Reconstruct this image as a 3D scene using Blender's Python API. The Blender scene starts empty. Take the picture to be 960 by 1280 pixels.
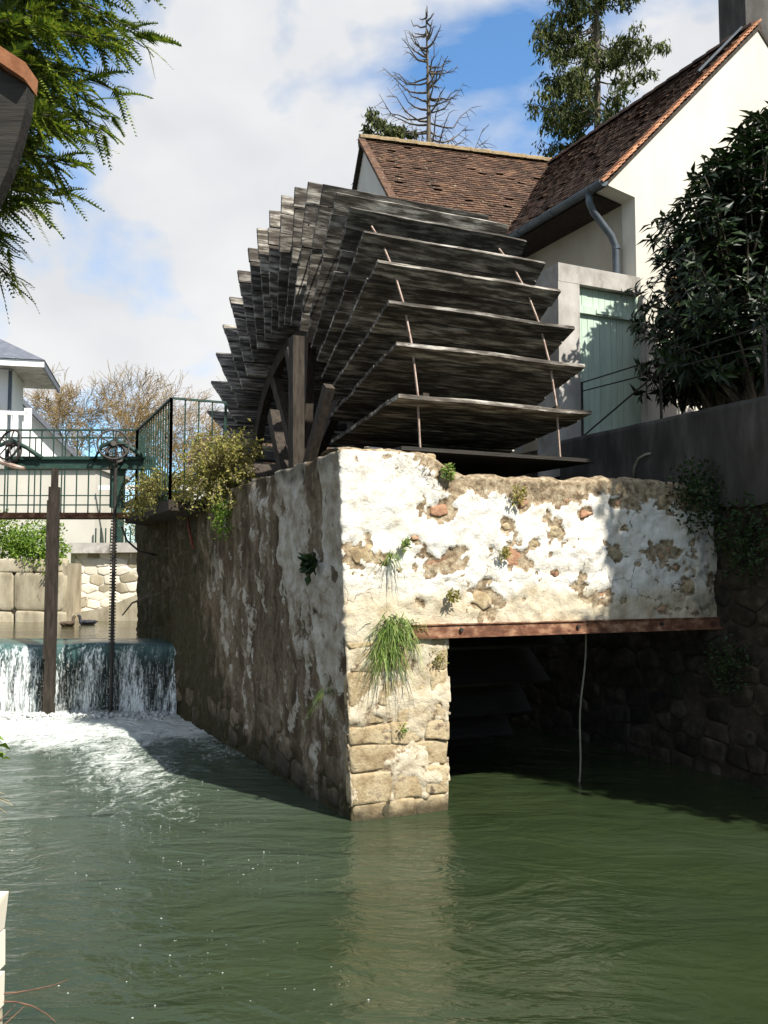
import bpy, math, random
import numpy as np
from mathutils import Vector, Matrix, noise

R_ = math.radians
scene = bpy.context.scene
COL = scene.collection
rnd = random.Random(7)

# ------------------------------------------------------------------ camera
cam_d = bpy.data.cameras.new('camera'); cam = bpy.data.objects.new('camera', cam_d); COL.objects.link(cam)
cam.location = (0, 0, 2.2)
cam.rotation_euler = (R_(90) + math.atan(80 / 1150), 0, 0)
cam_d.sensor_fit = 'HORIZONTAL'; cam_d.sensor_width = 36.0; cam_d.lens = 36.0 * 1150 / 960
cam_d.clip_start = 0.05; cam_d.clip_end = 6000
scene.camera = cam
scene.render.resolution_x = 768; scene.render.resolution_y = 1024

# ------------------------------------------------------------------ world and sun
SUN_EL = R_(49)
MU, MV = Vector((.903, .4296)), Vector((-.4296, .903))      # the mill's own two directions
az = R_(18)
hs = (-MV) * math.cos(az) + MU * math.sin(az)
SUN = Vector((hs.x * math.cos(SUN_EL), hs.y * math.cos(SUN_EL), math.sin(SUN_EL))).normalized()

world = bpy.data.worlds.new('World'); scene.world = world; world.use_nodes = True
wn, wl = world.node_tree.nodes, world.node_tree.links
wn.clear()
wo = wn.new('ShaderNodeOutputWorld'); bg = wn.new('ShaderNodeBackground')
sky = wn.new('ShaderNodeTexSky'); sky.sky_type = 'NISHITA'; sky.sun_disc = False
sky.sun_elevation = SUN_EL; sky.sun_rotation = math.atan2(hs.x, hs.y)
sky.air_density = 1.0; sky.dust_density = 0.4; sky.ozone_density = 1.0
tc = wn.new('ShaderNodeTexCoord')
mp = wn.new('ShaderNodeMapping'); mp.inputs['Location'].default_value = (7.30, 2.5, 1.2); mp.inputs['Scale'].default_value = (1.0, 1.0, 1.5)
wl.new(tc.outputs['Generated'], mp.inputs['Vector'])
cn = wn.new('ShaderNodeTexNoise'); cn.inputs['Scale'].default_value = 2.3; cn.inputs['Detail'].default_value = 7; cn.inputs['Roughness'].default_value = .52; cn.inputs['Distortion'].default_value = .25
wl.new(mp.outputs['Vector'], cn.inputs['Vector'])
cr = wn.new('ShaderNodeValToRGB'); cr.color_ramp.elements[0].position = .41; cr.color_ramp.elements[1].position = .51
wl.new(cn.outputs['Fac'], cr.inputs['Fac'])
cn2 = wn.new('ShaderNodeTexNoise'); cn2.inputs['Scale'].default_value = 3.1; cn2.inputs['Detail'].default_value = 5
wl.new(mp.outputs['Vector'], cn2.inputs['Vector'])
cc = wn.new('ShaderNodeValToRGB')
cc.color_ramp.elements[0].position = .36; cc.color_ramp.elements[0].color = (.80, .82, .85, 1)
cc.color_ramp.elements[1].position = .58; cc.color_ramp.elements[1].color = (.98, .98, .98, 1)
wl.new(cn2.outputs['Fac'], cc.inputs['Fac'])
sc_ = wn.new('ShaderNodeVectorMath'); sc_.operation = 'SCALE'; sc_.inputs['Scale'].default_value = 10.4
wl.new(cc.outputs['Color'], sc_.inputs[0])
sk2 = wn.new('ShaderNodeVectorMath'); sk2.operation = 'MULTIPLY'; sk2.inputs[1].default_value = (1.55, 2.2, 2.6)
wl.new(sky.outputs['Color'], sk2.inputs[0])
mx = wn.new('ShaderNodeMix'); mx.data_type = 'RGBA'
wl.new(cr.outputs['Color'], mx.inputs['Factor']); wl.new(sk2.outputs['Vector'], mx.inputs['A']); wl.new(sc_.outputs['Vector'], mx.inputs['B'])
wl.new(mx.outputs['Result'], bg.inputs['Color']); bg.inputs['Strength'].default_value = .050
wl.new(bg.outputs['Background'], wo.inputs['Surface'])

sd = bpy.data.lights.new('sun', 'SUN'); so = bpy.data.objects.new('sun', sd); COL.objects.link(so)
sd.energy = 5.0; sd.angle = R_(.53); sd.color = (1, .95, .86)
so.rotation_euler = SUN.to_track_quat('Z', 'Y').to_euler(); so.location = (10, -10, 30)

vs = scene.view_settings
vs.view_transform = 'Standard'; vs.look = 'None'; vs.gamma = 1; vs.use_curve_mapping = False; vs.exposure = 0.88

# ------------------------------------------------------------------ helpers
C0 = Vector((-.29, 8.43))
MA = math.atan2(MU.y, MU.x)
def W(s, v, z):
    p = C0 + MU * s + MV * v
    return Vector((p.x, p.y, z))
BASE = {}
def place(o, base, frame):
    if frame == 'mill':
        o.location = W(*base); o.rotation_euler = (0, 0, MA)
    elif frame == 'world':
        o.location = base
    else:                                   # (origin2d, angle): a building's own frame
        org, a = frame
        ux, uy = Vector((math.cos(a), math.sin(a))), Vector((-math.sin(a), math.cos(a)))
        p = Vector(org) + ux * base[0] + uy * base[1]
        o.location = (p.x, p.y, base[2]); o.rotation_euler = (0, 0, a)
    BASE[o.name] = Vector(base)
def tag(o, label=None, cat=None, group=None, kind=None):
    if label: o['label'] = label
    if cat: o['category'] = cat
    if group: o['group'] = group
    if kind: o['kind'] = kind
    return o
def thing(name, label, cat, base=(0, 0, 0), frame='world', group=None):
    o = bpy.data.objects.new(name, None); COL.objects.link(o); o.empty_display_size = .2
    place(o, base, frame)
    return tag(o, label, cat, group)
def link(name, me, parent=None):
    o = bpy.data.objects.new(name, me); COL.objects.link(o)
    if parent is not None:
        o.parent = parent; BASE[o.name] = BASE.get(parent.name, Vector((0, 0, 0)))
    return o

class MB:
    def __init__(s): s.v = []; s.f = []
    def add(s, vs_, fs_):
        n = len(s.v); s.v.extend(tuple(p) for p in vs_); s.f.extend(tuple(i + n for i in f) for f in fs_)
    def box(s, lo, hi, M=None, jit=0):
        p = [Vector((x, y, z)) for z in (lo[2], hi[2]) for y in (lo[1], hi[1]) for x in (lo[0], hi[0])]
        if jit: p = [q + Vector((rnd.uniform(-jit, jit), rnd.uniform(-jit, jit), rnd.uniform(-jit, jit))) for q in p]
        if M is not None: p = [M @ q for q in p]
        s.add(p, [(0, 2, 3, 1), (4, 5, 7, 6), (0, 1, 5, 4), (2, 6, 7, 3), (0, 4, 6, 2), (1, 3, 7, 5)])
    def bar(s, a, b, w, h=None, up=(0, 0, 1)):
        h = h or w
        a, b = Vector(a), Vector(b); d = b - a; L = d.length
        if L < 1e-6: return
        y = d / L; up = Vector(up)
        if abs(y.dot(up)) > .97: up = Vector((1, 0, 0))
        x = y.cross(up).normalized(); z = x.cross(y)
        M = Matrix((x, y, z)).transposed().to_4x4(); M.translation = a
        s.box((-w / 2, 0, -h / 2), (w / 2, L, h / 2), M)
    def tube(s, pts, rad, n=6, cap=True):
        pts = [Vector(p) for p in pts]; k = len(pts)
        if not hasattr(rad, '__len__'): rad = [rad] * k
        base = len(s.v); ref = Vector((.31, .17, .93))
        for i, p in enumerate(pts):
            d = (pts[min(i + 1, k - 1)] - pts[max(i - 1, 0)])
            d = d.normalized() if d.length > 1e-9 else Vector((0, 0, 1))
            if abs(d.dot(ref)) > .95: x = d.cross(Vector((1, 0, 0))).normalized()
            else: x = d.cross(ref).normalized()
            y = d.cross(x)
            for j in range(n):
                a = 2 * math.pi * j / n
                s.v.append(tuple(p + (x * math.cos(a) + y * math.sin(a)) * rad[i]))
        for i in range(k - 1):
            for j in range(n):
                a, b = base + i * n + j, base + i * n + (j + 1) % n
                s.f.append((a, b, b + n, a + n))
        if cap and n > 2:
            s.f.append(tuple(base + j for j in reversed(range(n)))); s.f.append(tuple(base + (k - 1) * n + j for j in range(n)))
    def ring(s, c, nrm, R, r, n=24, m=6):
        c = Vector(c); nrm = Vector(nrm).normalized()
        x = nrm.orthogonal().normalized(); y = nrm.cross(x)
        b = len(s.v)
        for i in range(n):
            a = 2 * math.pi * i / n; d = x * math.cos(a) + y * math.sin(a)
            for j in range(m):
                t = 2 * math.pi * j / m
                s.v.append(tuple(c + d * (R + r * math.cos(t)) + nrm * r * math.sin(t)))
        for i in range(n):
            for j in range(m):
                s.f.append((b + i * m + j, b + ((i + 1) % n) * m + j, b + ((i + 1) % n) * m + (j + 1) % m, b + i * m + (j + 1) % m))
    def prism(s, poly, h0, h1, mp_):
        n = len(poly); b = len(s.v)
        for h in (h0, h1):
            for p in poly: s.v.append(tuple(mp_(p[0], p[1], h)))
        s.f.append(tuple(b + i for i in range(n))); s.f.append(tuple(b + n + i for i in reversed(range(n))))
        for i in range(n): s.f.append((b + i, b + n + i, b + n + (i + 1) % n, b + (i + 1) % n))
    def mesh(s, name, mat=None, off=None, smooth=False):
        me = bpy.data.meshes.new(name)
        vv = s.v if off is None else [(p[0] - off[0], p[1] - off[1], p[2] - off[2]) for p in s.v]
        me.from_pydata(vv, [], s.f)
        if mat: me.materials.append(mat)
        if smooth: me.polygons.foreach_set('use_smooth', [True] * len(me.polygons))
        me.update()
        return me
    def build(s, name, mat, parent, smooth=False, kind=None, label=None):
        o = link(name, s.mesh(name, mat, BASE.get(parent.name, Vector((0, 0, 0))), smooth), parent)
        tag(o, label, None, None, kind)
        return o
    def solo(s, name, mat, label=None, cat=None, base=(0, 0, 0), frame='world', group=None, kind=None, smooth=False):
        o = link(name, s.mesh(name, mat, base, smooth)); place(o, base, frame)
        return tag(o, label, cat, group, kind)

def copy_tree(o, parent=None):
    c = o.copy(); COL.objects.link(c); c.parent = parent
    for ch in o.children: copy_tree(ch, c)
    return c
def fix_normals(me):
    import bmesh
    bm = bmesh.new(); bm.from_mesh(me); bmesh.ops.recalc_face_normals(bm, faces=bm.faces); bm.to_mesh(me); bm.free()
def fbm(x, y, z, o=4):
    return noise.fractal(Vector((x, y, z)), 1.0, 2.0, o)
def sstep(a, b, x):
    t = min(1, max(0, (x - a) / (b - a))); return t * t * (3 - 2 * t)

# ------------------------------------------------------------------ materials
def newmat(name):
    m = bpy.data.materials.new(name); m.use_nodes = True
    n, l = m.node_tree.nodes, m.node_tree.links
    return m, n, l, n['Principled BSDF'], n['Material Output']
def ramp(n, stops, interp='LINEAR'):
    r = n.new('ShaderNodeValToRGB'); e = r.color_ramp.elements; r.color_ramp.interpolation = interp
    while len(e) < len(stops): e.new(.5)
    for i, (p, c) in enumerate(stops):
        e[i].position = p; e[i].color = (*c, 1) if len(c) == 3 else c
    return r
def coords(n, l, stretch=(1, 1, 1), per_obj=False):
    t = n.new('ShaderNodeTexCoord'); mp_ = n.new('ShaderNodeMapping'); mp_.inputs['Scale'].default_value = stretch
    l.new(t.outputs['Object'], mp_.inputs['Vector'])
    if per_obj:
        oi = n.new('ShaderNodeObjectInfo'); ml = n.new('ShaderNodeMath'); ml.operation = 'MULTIPLY'; ml.inputs[1].default_value = 37.0
        l.new(oi.outputs['Random'], ml.inputs[0])
        cb = n.new('ShaderNodeCombineXYZ')
        for i in range(3): l.new(ml.outputs[0], cb.inputs[i])
        l.new(cb.outputs[0], mp_.inputs['Location'])
    return mp_.outputs['Vector']
def noi(n, l, vec, scale, detail=5, rough=.55, dist=0):
    t = n.new('ShaderNodeTexNoise'); t.inputs['Scale'].default_value = scale; t.inputs['Detail'].default_value = detail
    t.inputs['Roughness'].default_value = rough; t.inputs['Distortion'].default_value = dist
    l.new(vec, t.inputs['Vector']); return t.outputs['Fac']
def mixc(n, l, fac, a, b, mode='MIX'):
    m = n.new('ShaderNodeMix'); m.data_type = 'RGBA'; m.blend_type = mode
    for s_, k in ((fac, 'Factor'), (a, 'A'), (b, 'B')):
        if isinstance(s_, (int, float)): m.inputs[k].default_value = s_
        elif isinstance(s_, tuple): m.inputs[k].default_value = (*s_, 1)
        else: l.new(s_, m.inputs[k])
    return m.outputs['Result']
def val(n, l, op, a, b=None, clamp=False):
    m = n.new('ShaderNodeMath'); m.operation = op; m.use_clamp = clamp
    for i, s_ in enumerate((a, b)):
        if s_ is None: continue
        if isinstance(s_, (int, float)): m.inputs[i].default_value = s_
        else: l.new(s_, m.inputs[i])
    return m.outputs[0]
def bump(n, l, bs, h, strength, dist=.02, prev=None):
    b = n.new('ShaderNodeBump'); b.inputs['Strength'].default_value = strength; b.inputs['Distance'].default_value = dist
    l.new(h, b.inputs['Height'])
    if prev is not None: l.new(prev, b.inputs['Normal'])
    l.new(b.outputs['Normal'], bs.inputs['Normal']); return b.outputs['Normal']
def attr(n, name):
    a = n.new('ShaderNodeAttribute'); a.attribute_name = name; return a.outputs['Fac']

def mat(name, stops, scale=4, detail=6, stretch=(1, 1, 1), rough=.85, bmp=.4, bscale=30, bdist=.01, island=0, objr=0, metal=0, spec=.3, spots=None, dist=0, per_obj=True):
    m, n, l, bs, out = newmat(name)
    vec = coords(n, l, stretch, per_obj)
    f = noi(n, l, vec, scale, detail, .6, dist)
    col = ramp(n, stops); l.new(f, col.inputs['Fac']); c = col.outputs['Color']
    for amt, node, sock in ((island, 'ShaderNodeNewGeometry', 'Random Per Island'), (objr, 'ShaderNodeObjectInfo', 'Random')):
        if amt:
            g = n.new(node); k = val(n, l, 'MULTIPLY_ADD', g.outputs[sock], amt * 2)
            k.node.inputs[2].default_value = 1 - amt
            hs_ = n.new('ShaderNodeHueSaturation'); l.new(c, hs_.inputs['Color']); l.new(k, hs_.inputs['Value']); c = hs_.outputs['Color']
    if spots:
        sc, lo, hi, cc_ = spots
        g = noi(n, l, vec, sc, 4, .6); r = ramp(n, [(lo, (0, 0, 0)), (hi, (1, 1, 1))]); l.new(g, r.inputs['Fac'])
        c = mixc(n, l, r.outputs['Color'], c, cc_)
    l.new(c, bs.inputs['Base Color']); bs.inputs['Roughness'].default_value = rough; bs.inputs['Metallic'].default_value = metal
    bs.inputs['Specular IOR Level'].default_value = spec
    if bmp: bump(n, l, bs, noi(n, l, vec, bscale, 6, .65), bmp, bdist)
    return m
def leafmat(name, cols, trans=.35, rough=.5, spec=.4, scale=1.5):
    m, n, l, bs, out = newmat(name)
    g = n.new('ShaderNodeNewGeometry'); oi = n.new('ShaderNodeObjectInfo')
    k = val(n, l, 'FRACT', val(n, l, 'ADD', g.outputs['Random Per Island'], oi.outputs['Random']))
    r = ramp(n, [(i / max(1, len(cols) - 1), c) for i, c in enumerate(cols)]); l.new(k, r.inputs['Fac'])
    l.new(r.outputs['Color'], bs.inputs['Base Color']); bs.inputs['Roughness'].default_value = rough; bs.inputs['Specular IOR Level'].default_value = spec
    t = n.new('ShaderNodeBsdfTranslucent'); hs_ = n.new('ShaderNodeHueSaturation'); hs_.inputs['Value'].default_value = 1.3; hs_.inputs['Saturation'].default_value = 1.1
    l.new(r.outputs['Color'], hs_.inputs['Color']); l.new(hs_.outputs['Color'], t.inputs['Color'])
    mx_ = n.new('ShaderNodeMixShader'); mx_.inputs[0].default_value = trans
    l.new(bs.outputs[0], mx_.inputs[1]); l.new(t.outputs[0], mx_.inputs[2]); l.new(mx_.outputs[0], out.inputs['Surface'])
    return m

m_wood = mat('weathered_wood', [(.25, (.012, .009, .007)), (.48, (.075, .065, .054)), (.70, (.44, .41, .365))], 3.0, 9, (.8, 5, 5), .9, .6, 12, .010, objr=.48, spots=(9, .56, .72, (.02, .015, .011)))
m_darkwood = mat('dark_timber', [(.3, (.014, .011, .008)), (.7, (.06, .047, .036))], 6, 8, (4, 4, .7), .9, .6, 20, .01, objr=.2)
m_black = mat('black_timber', [(.3, (.008, .007, .005)), (.7, (.03, .026, .02))], 6, 8, (.5, 6, 6), .6, .5, 14, .01)  # near black, so the lower paddles carry the tunnel's shade in their colour
m_rust = mat('rusted_iron', [(.28, (.035, .016, .010)), (.5, (.15, .065, .036)), (.72, (.38, .23, .14))], 7, 8, (1, 1, 1.6), .85, .5, 50, .005, spots=(13, .58, .68, (.09, .035, .02)))
m_rod = mat('pale_rusty_rod', [(.3, (.20, .12, .09)), (.7, (.42, .34, .29))], 14, 5, rough=.7, bmp=.3)
m_iron = mat('black_iron', [(.3, (.012, .012, .012)), (.7, (.05, .04, .035))], 20, 5, rough=.6, bmp=.3)
m_green = mat('dark_green_paint', [(.3, (.012, .032, .026)), (.6, (.025, .06, .048)), (.8, (.07, .095, .072))], 9, 6, rough=.55, bmp=.25, spots=(14, .62, .7, (.10, .06, .035)))
m_zinc = mat('zinc', [(.3, (.055, .07, .085)), (.7, (.11, .13, .15))], 5, 5, rough=.45, bmp=.15, metal=.3)
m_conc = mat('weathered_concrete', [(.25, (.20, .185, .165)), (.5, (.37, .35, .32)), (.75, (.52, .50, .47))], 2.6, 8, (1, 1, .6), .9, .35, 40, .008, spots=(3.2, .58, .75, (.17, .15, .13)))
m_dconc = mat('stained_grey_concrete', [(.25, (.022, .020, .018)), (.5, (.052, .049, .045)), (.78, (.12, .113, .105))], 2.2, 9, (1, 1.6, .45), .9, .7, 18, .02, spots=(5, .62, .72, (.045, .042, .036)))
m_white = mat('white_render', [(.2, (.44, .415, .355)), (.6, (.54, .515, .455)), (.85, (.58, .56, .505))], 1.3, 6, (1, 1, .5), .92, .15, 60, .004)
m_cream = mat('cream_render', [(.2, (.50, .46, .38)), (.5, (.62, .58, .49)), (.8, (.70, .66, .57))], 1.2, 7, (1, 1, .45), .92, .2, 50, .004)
m_beige = mat('shaded_beige_render', [(.2, (.27, .235, .18)), (.5, (.37, .33, .26)), (.8, (.44, .40, .33))], 1.2, 7, (1, 1, .45), .92, .2, 50, .004)  # cream render darkened: the side wall's shade is put into its colour
m_fwhite = mat('bright_white_paint', [(.2, (.72, .72, .70)), (.8, (.82, .82, .80))], 2, 4, rough=.8, bmp=.05)
m_greywall = mat('pale_grey_render', [(.25, (.40, .385, .365)), (.75, (.53, .52, .50))], 1.5, 6, (1, 1, .5), .92, .2, 40)
m_tile = mat('old_brown_tile', [(.25, (.017, .010, .007)), (.5, (.042, .023, .016)), (.75, (.085, .045, .029))], 3, 6, rough=.9, bmp=.5, bscale=60, island=.42, spots=(24, .62, .68, (.20, .155, .11)))
m_tile2 = mat('lichened_tile', [(.25, (.035, .02, .013)), (.5, (.08, .043, .027)), (.75, (.15, .083, .045))], 3, 6, rough=.9, bmp=.5, bscale=60, island=.38, spots=(13, .62, .69, (.30, .25, .18)))
m_verge = mat('orange_verge_tile', [(.25, (.26, .11, .06)), (.6, (.46, .22, .12)), (.8, (.52, .32, .2))], 8, 5, rough=.85, bmp=.4, objr=.25)
m_mossridge = mat('mossy_ridge_mortar', [(.3, (.10, .075, .045)), (.55, (.24, .18, .10)), (.8, (.28, .15, .06))], 9, 7, rough=.95, bmp=.7, bscale=30)
m_slate = mat('blue_grey_slate', [(.3, (.07, .08, .10)), (.7, (.14, .15, .18))], 6, 5, (1, 1, 4), .6, .4, 30, island=.2)
m_door = mat('pale_green_paint', [(.2, (.33, .43, .35)), (.55, (.43, .53, .44)), (.85, (.49, .58, .49))], 4, 7, (3, 3, .5), .7, .25, 50, .004, objr=.06)
m_stone = mat('tan_limestone', [(.22, (.15, .10, .055)), (.42, (.31, .235, .135)), (.62, (.44, .365, .235)), (.85, (.55, .49, .37))], 7, 8, rough=.95, bmp=.9, bscale=26, bdist=.02, objr=.12, spots=(7, .57, .68, (.16, .115, .075)))
def tide(m, z0, z1, col):                # dark wet band with its own ragged edge just above the waterline
    n, l = m.node_tree.nodes, m.node_tree.links; bs = n['Principled BSDF']; src = bs.inputs['Base Color'].links[0].from_socket
    t = n.new('ShaderNodeTexCoord'); sp = n.new('ShaderNodeSeparateXYZ'); l.new(t.outputs['Object'], sp.inputs[0])
    h = val(n, l, 'ADD', sp.outputs['Z'], val(n, l, 'MULTIPLY', val(n, l, 'SUBTRACT', noi(n, l, t.outputs['Object'], 7, 5), .5), .22))
    k = n.new('ShaderNodeMapRange'); k.inputs['From Min'].default_value = z0; k.inputs['From Max'].default_value = z1; k.inputs['To Min'].default_value = .88; k.inputs['To Max'].default_value = 0
    l.new(h, k.inputs['Value']); l.new(mixc(n, l, k.outputs['Result'], src, col), bs.inputs['Base Color'])
tide(m_stone, .03, .17, (.035, .028, .014))
m_rstone = mat('reddish_rubble', [(.25, (.15, .075, .045)), (.5, (.34, .185, .11)), (.8, (.52, .38, .25))], 9, 8, rough=.95, bmp=.9, bscale=28, bdist=.02, objr=.3)
m_dstone = mat('dark_rubble', [(.25, (.008, .006, .004)), (.5, (.028, .023, .015)), (.8, (.10, .083, .06))], 6, 8, rough=.9, bmp=.9, bscale=24, bdist=.02, objr=.45, spots=(3, .58, .7, (.010, .013, .005)))  # very dark rubble tones with near-black green spots
m_lstone = mat('brown_weathered_rubble', [(.25, (.05, .036, .022)), (.5, (.14, .105, .068)), (.8, (.30, .245, .175))], 6, 8, rough=.9, bmp=.9, bscale=24, bdist=.02, objr=.3)
tide(m_lstone, .05, .42, (.016, .015, .007))
m_core = mat('dark_mortar', [(.3, (.018, .014, .010)), (.7, (.06, .048, .035))], 6, 6, rough=.95, bmp=.6)
m_fstone = mat('tan_quay_stone', [(.25, (.17, .145, .10)), (.5, (.32, .28, .20)), (.8, (.45, .41, .32))], 3, 7, (1.5, 1.5, .6), rough=.95, bmp=.6, objr=.18, spots=(6, .6, .7, (.2, .17, .12)))  # the stone's own weathered tan
m_bark = mat('grey_bark', [(.3, (.07, .055, .042)), (.7, (.19, .16, .125))], 8, 6, (3, 3, .5), .95, .6, 30)
m_bark2 = mat('reddish_twig_bark', [(.3, (.06, .028, .018)), (.7, (.19, .095, .06))], 20, 4, rough=.8, bmp=0)
m_twig = mat('ochre_twigs', [(.3, (.11, .072, .026)), (.7, (.25, .17, .065))], 3, 4, rough=.9, bmp=0)
m_soil = mat('dark_soil', [(.3, (.04, .03, .02)), (.6, (.09, .075, .05)), (.8, (.08, .10, .04))], 1.5, 7, rough=1, bmp=.8, bscale=12, bdist=.05)
m_grassland = mat('grass_ground', [(.3, (.045, .07, .02)), (.6, (.08, .11, .035)), (.8, (.13, .12, .06))], .6, 8, rough=1, bmp=.8, bscale=9, bdist=.05, per_obj=False)
m_conif = leafmat('conifer_green', [(.02, .04, .010), (.06, .10, .018), (.14, .19, .03), (.25, .28, .05)], .35, .6, .25)
m_dconif = leafmat('dark_conifer_green', [(.016, .028, .009), (.04, .058, .016), (.08, .10, .026), (.14, .15, .045)], .25, .7, .2)
m_laurel = leafmat('glossy_dark_leaf', [(.004, .010, .003), (.008, .019, .006), (.014, .030, .009), (.032, .055, .014)], .10, .42, .28)
m_shrub = leafmat('yellow_green_leaf', [(.11, .12, .02), (.20, .205, .04), (.31, .29, .075), (.40, .35, .13), (.15, .11, .05)], .35)
m_bright = leafmat('bright_hedge_leaf', [(.05, .10, .01), (.10, .19, .02), (.19, .30, .04), (.30, .38, .07)], .35)
m_grass = leafmat('grass_blade', [(.07, .14, .025), (.13, .22, .04), (.22, .31, .07), (.34, .34, .14)], .35)
m_ivy = leafmat('dark_ivy_leaf', [(.010, .022, .006), (.02, .04, .010), (.04, .07, .02)], .15, .5, .3)
m_dry = leafmat('dry_straw', [(.35, .26, .13), (.5, .4, .22)], .3)
m_red = mat('red_cloth', [(.3, (.45, .03, .03)), (.7, (.60, .06, .05))], 3, 3, rough=.8, bmp=.1)
m_oldred = mat('faded_red_paint', [(.3, (.12, .035, .025)), (.7, (.26, .08, .055))], 12, 4, rough=.8, bmp=.2)
m_glass = mat('dark_window_glass', [(.3, (.03, .035, .04)), (.7, (.06, .07, .08))], 2, 3, rough=.08, bmp=0, spec=.6)
m_brown = mat('brown_varnished_wood', [(.3, (.13, .065, .03)), (.7, (.30, .17, .08))], 4, 6, (.6, 5, 5), .6, .3, 30)
m_brick = mat('orange_brick', [(.3, (.17, .065, .03)), (.7, (.34, .15, .07))], 10, 6, rough=.9, bmp=.4)
m_hose = mat('pale_hose', [(.3, (.16, .15, .11)), (.7, (.26, .25, .19))], 9, 3, rough=.6, bmp=0)
m_feather = mat('brown_feathers', [(.3, (.035, .025, .018)), (.7, (.12, .085, .055))], 24, 5, rough=.8, bmp=.4)
m_feather2 = mat('dark_feathers', [(.3, (.012, .014, .018)), (.7, (.05, .05, .06))], 24, 5, rough=.7, bmp=.4)

def wall_material():
    m, n, l, bs, out = newmat('rubble_wall_render')
    vec = coords(n, l); vst = coords(n, l, (1.6, 1.6, .32))
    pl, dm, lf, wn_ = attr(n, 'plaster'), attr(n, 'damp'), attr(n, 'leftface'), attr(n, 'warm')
    f1 = noi(n, l, vec, 5, 8, .62); f2 = noi(n, l, vec, 17, 7, .65); f3 = noi(n, l, vst, 3.2, 8, .62)
    white = ramp(n, [(.28, (.38, .33, .26)), (.42, (.60, .565, .49)), (.6, (.70, .68, .63))]); l.new(f1, white.inputs['Fac'])
    cream = ramp(n, [(.3, (.34, .27, .17)), (.5, (.50, .435, .32)), (.7, (.60, .545, .43))]); l.new(f1, cream.inputs['Fac'])
    tan = ramp(n, [(.28, (.07, .045, .026)), (.42, (.20, .145, .09)), (.58, (.37, .30, .20)), (.75, (.50, .45, .36))]); l.new(f2, tan.inputs['Fac'])
    front = mixc(n, l, wn_, white.outputs['Color'], cream.outputs['Color'])
    edge = val(n, l, 'ADD', pl, val(n, l, 'MULTIPLY', val(n, l, 'SUBTRACT', f2, .5), .9))
    er = ramp(n, [(.40, (0, 0, 0)), (.54, (1, 1, 1))]); l.new(edge, er.inputs['Fac'])
    front = mixc(n, l, er.outputs['Color'], tan.outputs['Color'], front)
    # left face: brown grey, streaked, with patches of old limewash; browns darkened for its shade
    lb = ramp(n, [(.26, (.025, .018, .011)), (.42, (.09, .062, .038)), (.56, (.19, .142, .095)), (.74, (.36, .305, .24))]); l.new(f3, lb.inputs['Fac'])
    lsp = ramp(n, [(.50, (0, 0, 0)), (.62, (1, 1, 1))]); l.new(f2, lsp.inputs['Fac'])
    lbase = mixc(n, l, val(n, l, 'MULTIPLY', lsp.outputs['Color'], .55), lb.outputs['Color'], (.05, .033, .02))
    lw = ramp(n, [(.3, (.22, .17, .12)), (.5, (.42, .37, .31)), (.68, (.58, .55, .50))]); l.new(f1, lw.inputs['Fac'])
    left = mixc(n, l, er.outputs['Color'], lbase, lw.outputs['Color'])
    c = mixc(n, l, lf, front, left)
    dr = val(n, l, 'ADD', dm, val(n, l, 'MULTIPLY', val(n, l, 'SUBTRACT', f1, .5), 1.3), True)
    dd = ramp(n, [(.35, (0, 0, 0)), (.75, (1, 1, 1))]); l.new(dr, dd.inputs['Fac'])
    damp = ramp(n, [(.3, (.018, .015, .007)), (.55, (.04, .036, .014)), (.75, (.07, .05, .024))]); l.new(f2, damp.inputs['Fac'])
    c = mixc(n, l, val(n, l, 'MULTIPLY', dd.outputs['Color'], .93), c, damp.outputs['Color'])
    dv = n.new('ShaderNodeVectorMath'); dv.operation = 'ADD'; nz_ = n.new('ShaderNodeTexNoise'); nz_.inputs['Scale'].default_value = 5; nz_.inputs['Detail'].default_value = 4; l.new(vec, nz_.inputs['Vector'])
    sc2 = n.new('ShaderNodeVectorMath'); sc2.operation = 'SCALE'; sc2.inputs['Scale'].default_value = .35; l.new(nz_.outputs['Color'], sc2.inputs[0])
    l.new(vec, dv.inputs[0]); l.new(sc2.outputs[0], dv.inputs[1])
    vo = n.new('ShaderNodeTexVoronoi'); vo.feature = 'DISTANCE_TO_EDGE'; vo.inputs['Scale'].default_value = 2.6; l.new(dv.outputs[0], vo.inputs['Vector'])
    ck = ramp(n, [(.004, (1, 1, 1)), (.016, (0, 0, 0))]); l.new(vo.outputs['Distance'], ck.inputs['Fac'])
    cg = ramp(n, [(.50, (0, 0, 0)), (.60, (1, 1, 1))]); l.new(noi(n, l, vec, 1.7, 4, .6), cg.inputs['Fac'])
    crack = val(n, l, 'MULTIPLY', ck.outputs['Color'], cg.outputs['Color'])
    c = mixc(n, l, val(n, l, 'MULTIPLY', crack, .8), c, (.07, .05, .035))
    l.new(c, bs.inputs['Base Color']); bs.inputs['Roughness'].default_value = .93; bs.inputs['Specular IOR Level'].default_value = .2
    h1 = noi(n, l, vec, 28, 8, .7); b1 = bump(n, l, bs, h1, .9, .02)
    bump(n, l, bs, noi(n, l, vec, 90, 5, .7), .5, .006, b1)
    return m
m_wall = wall_material()

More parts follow.
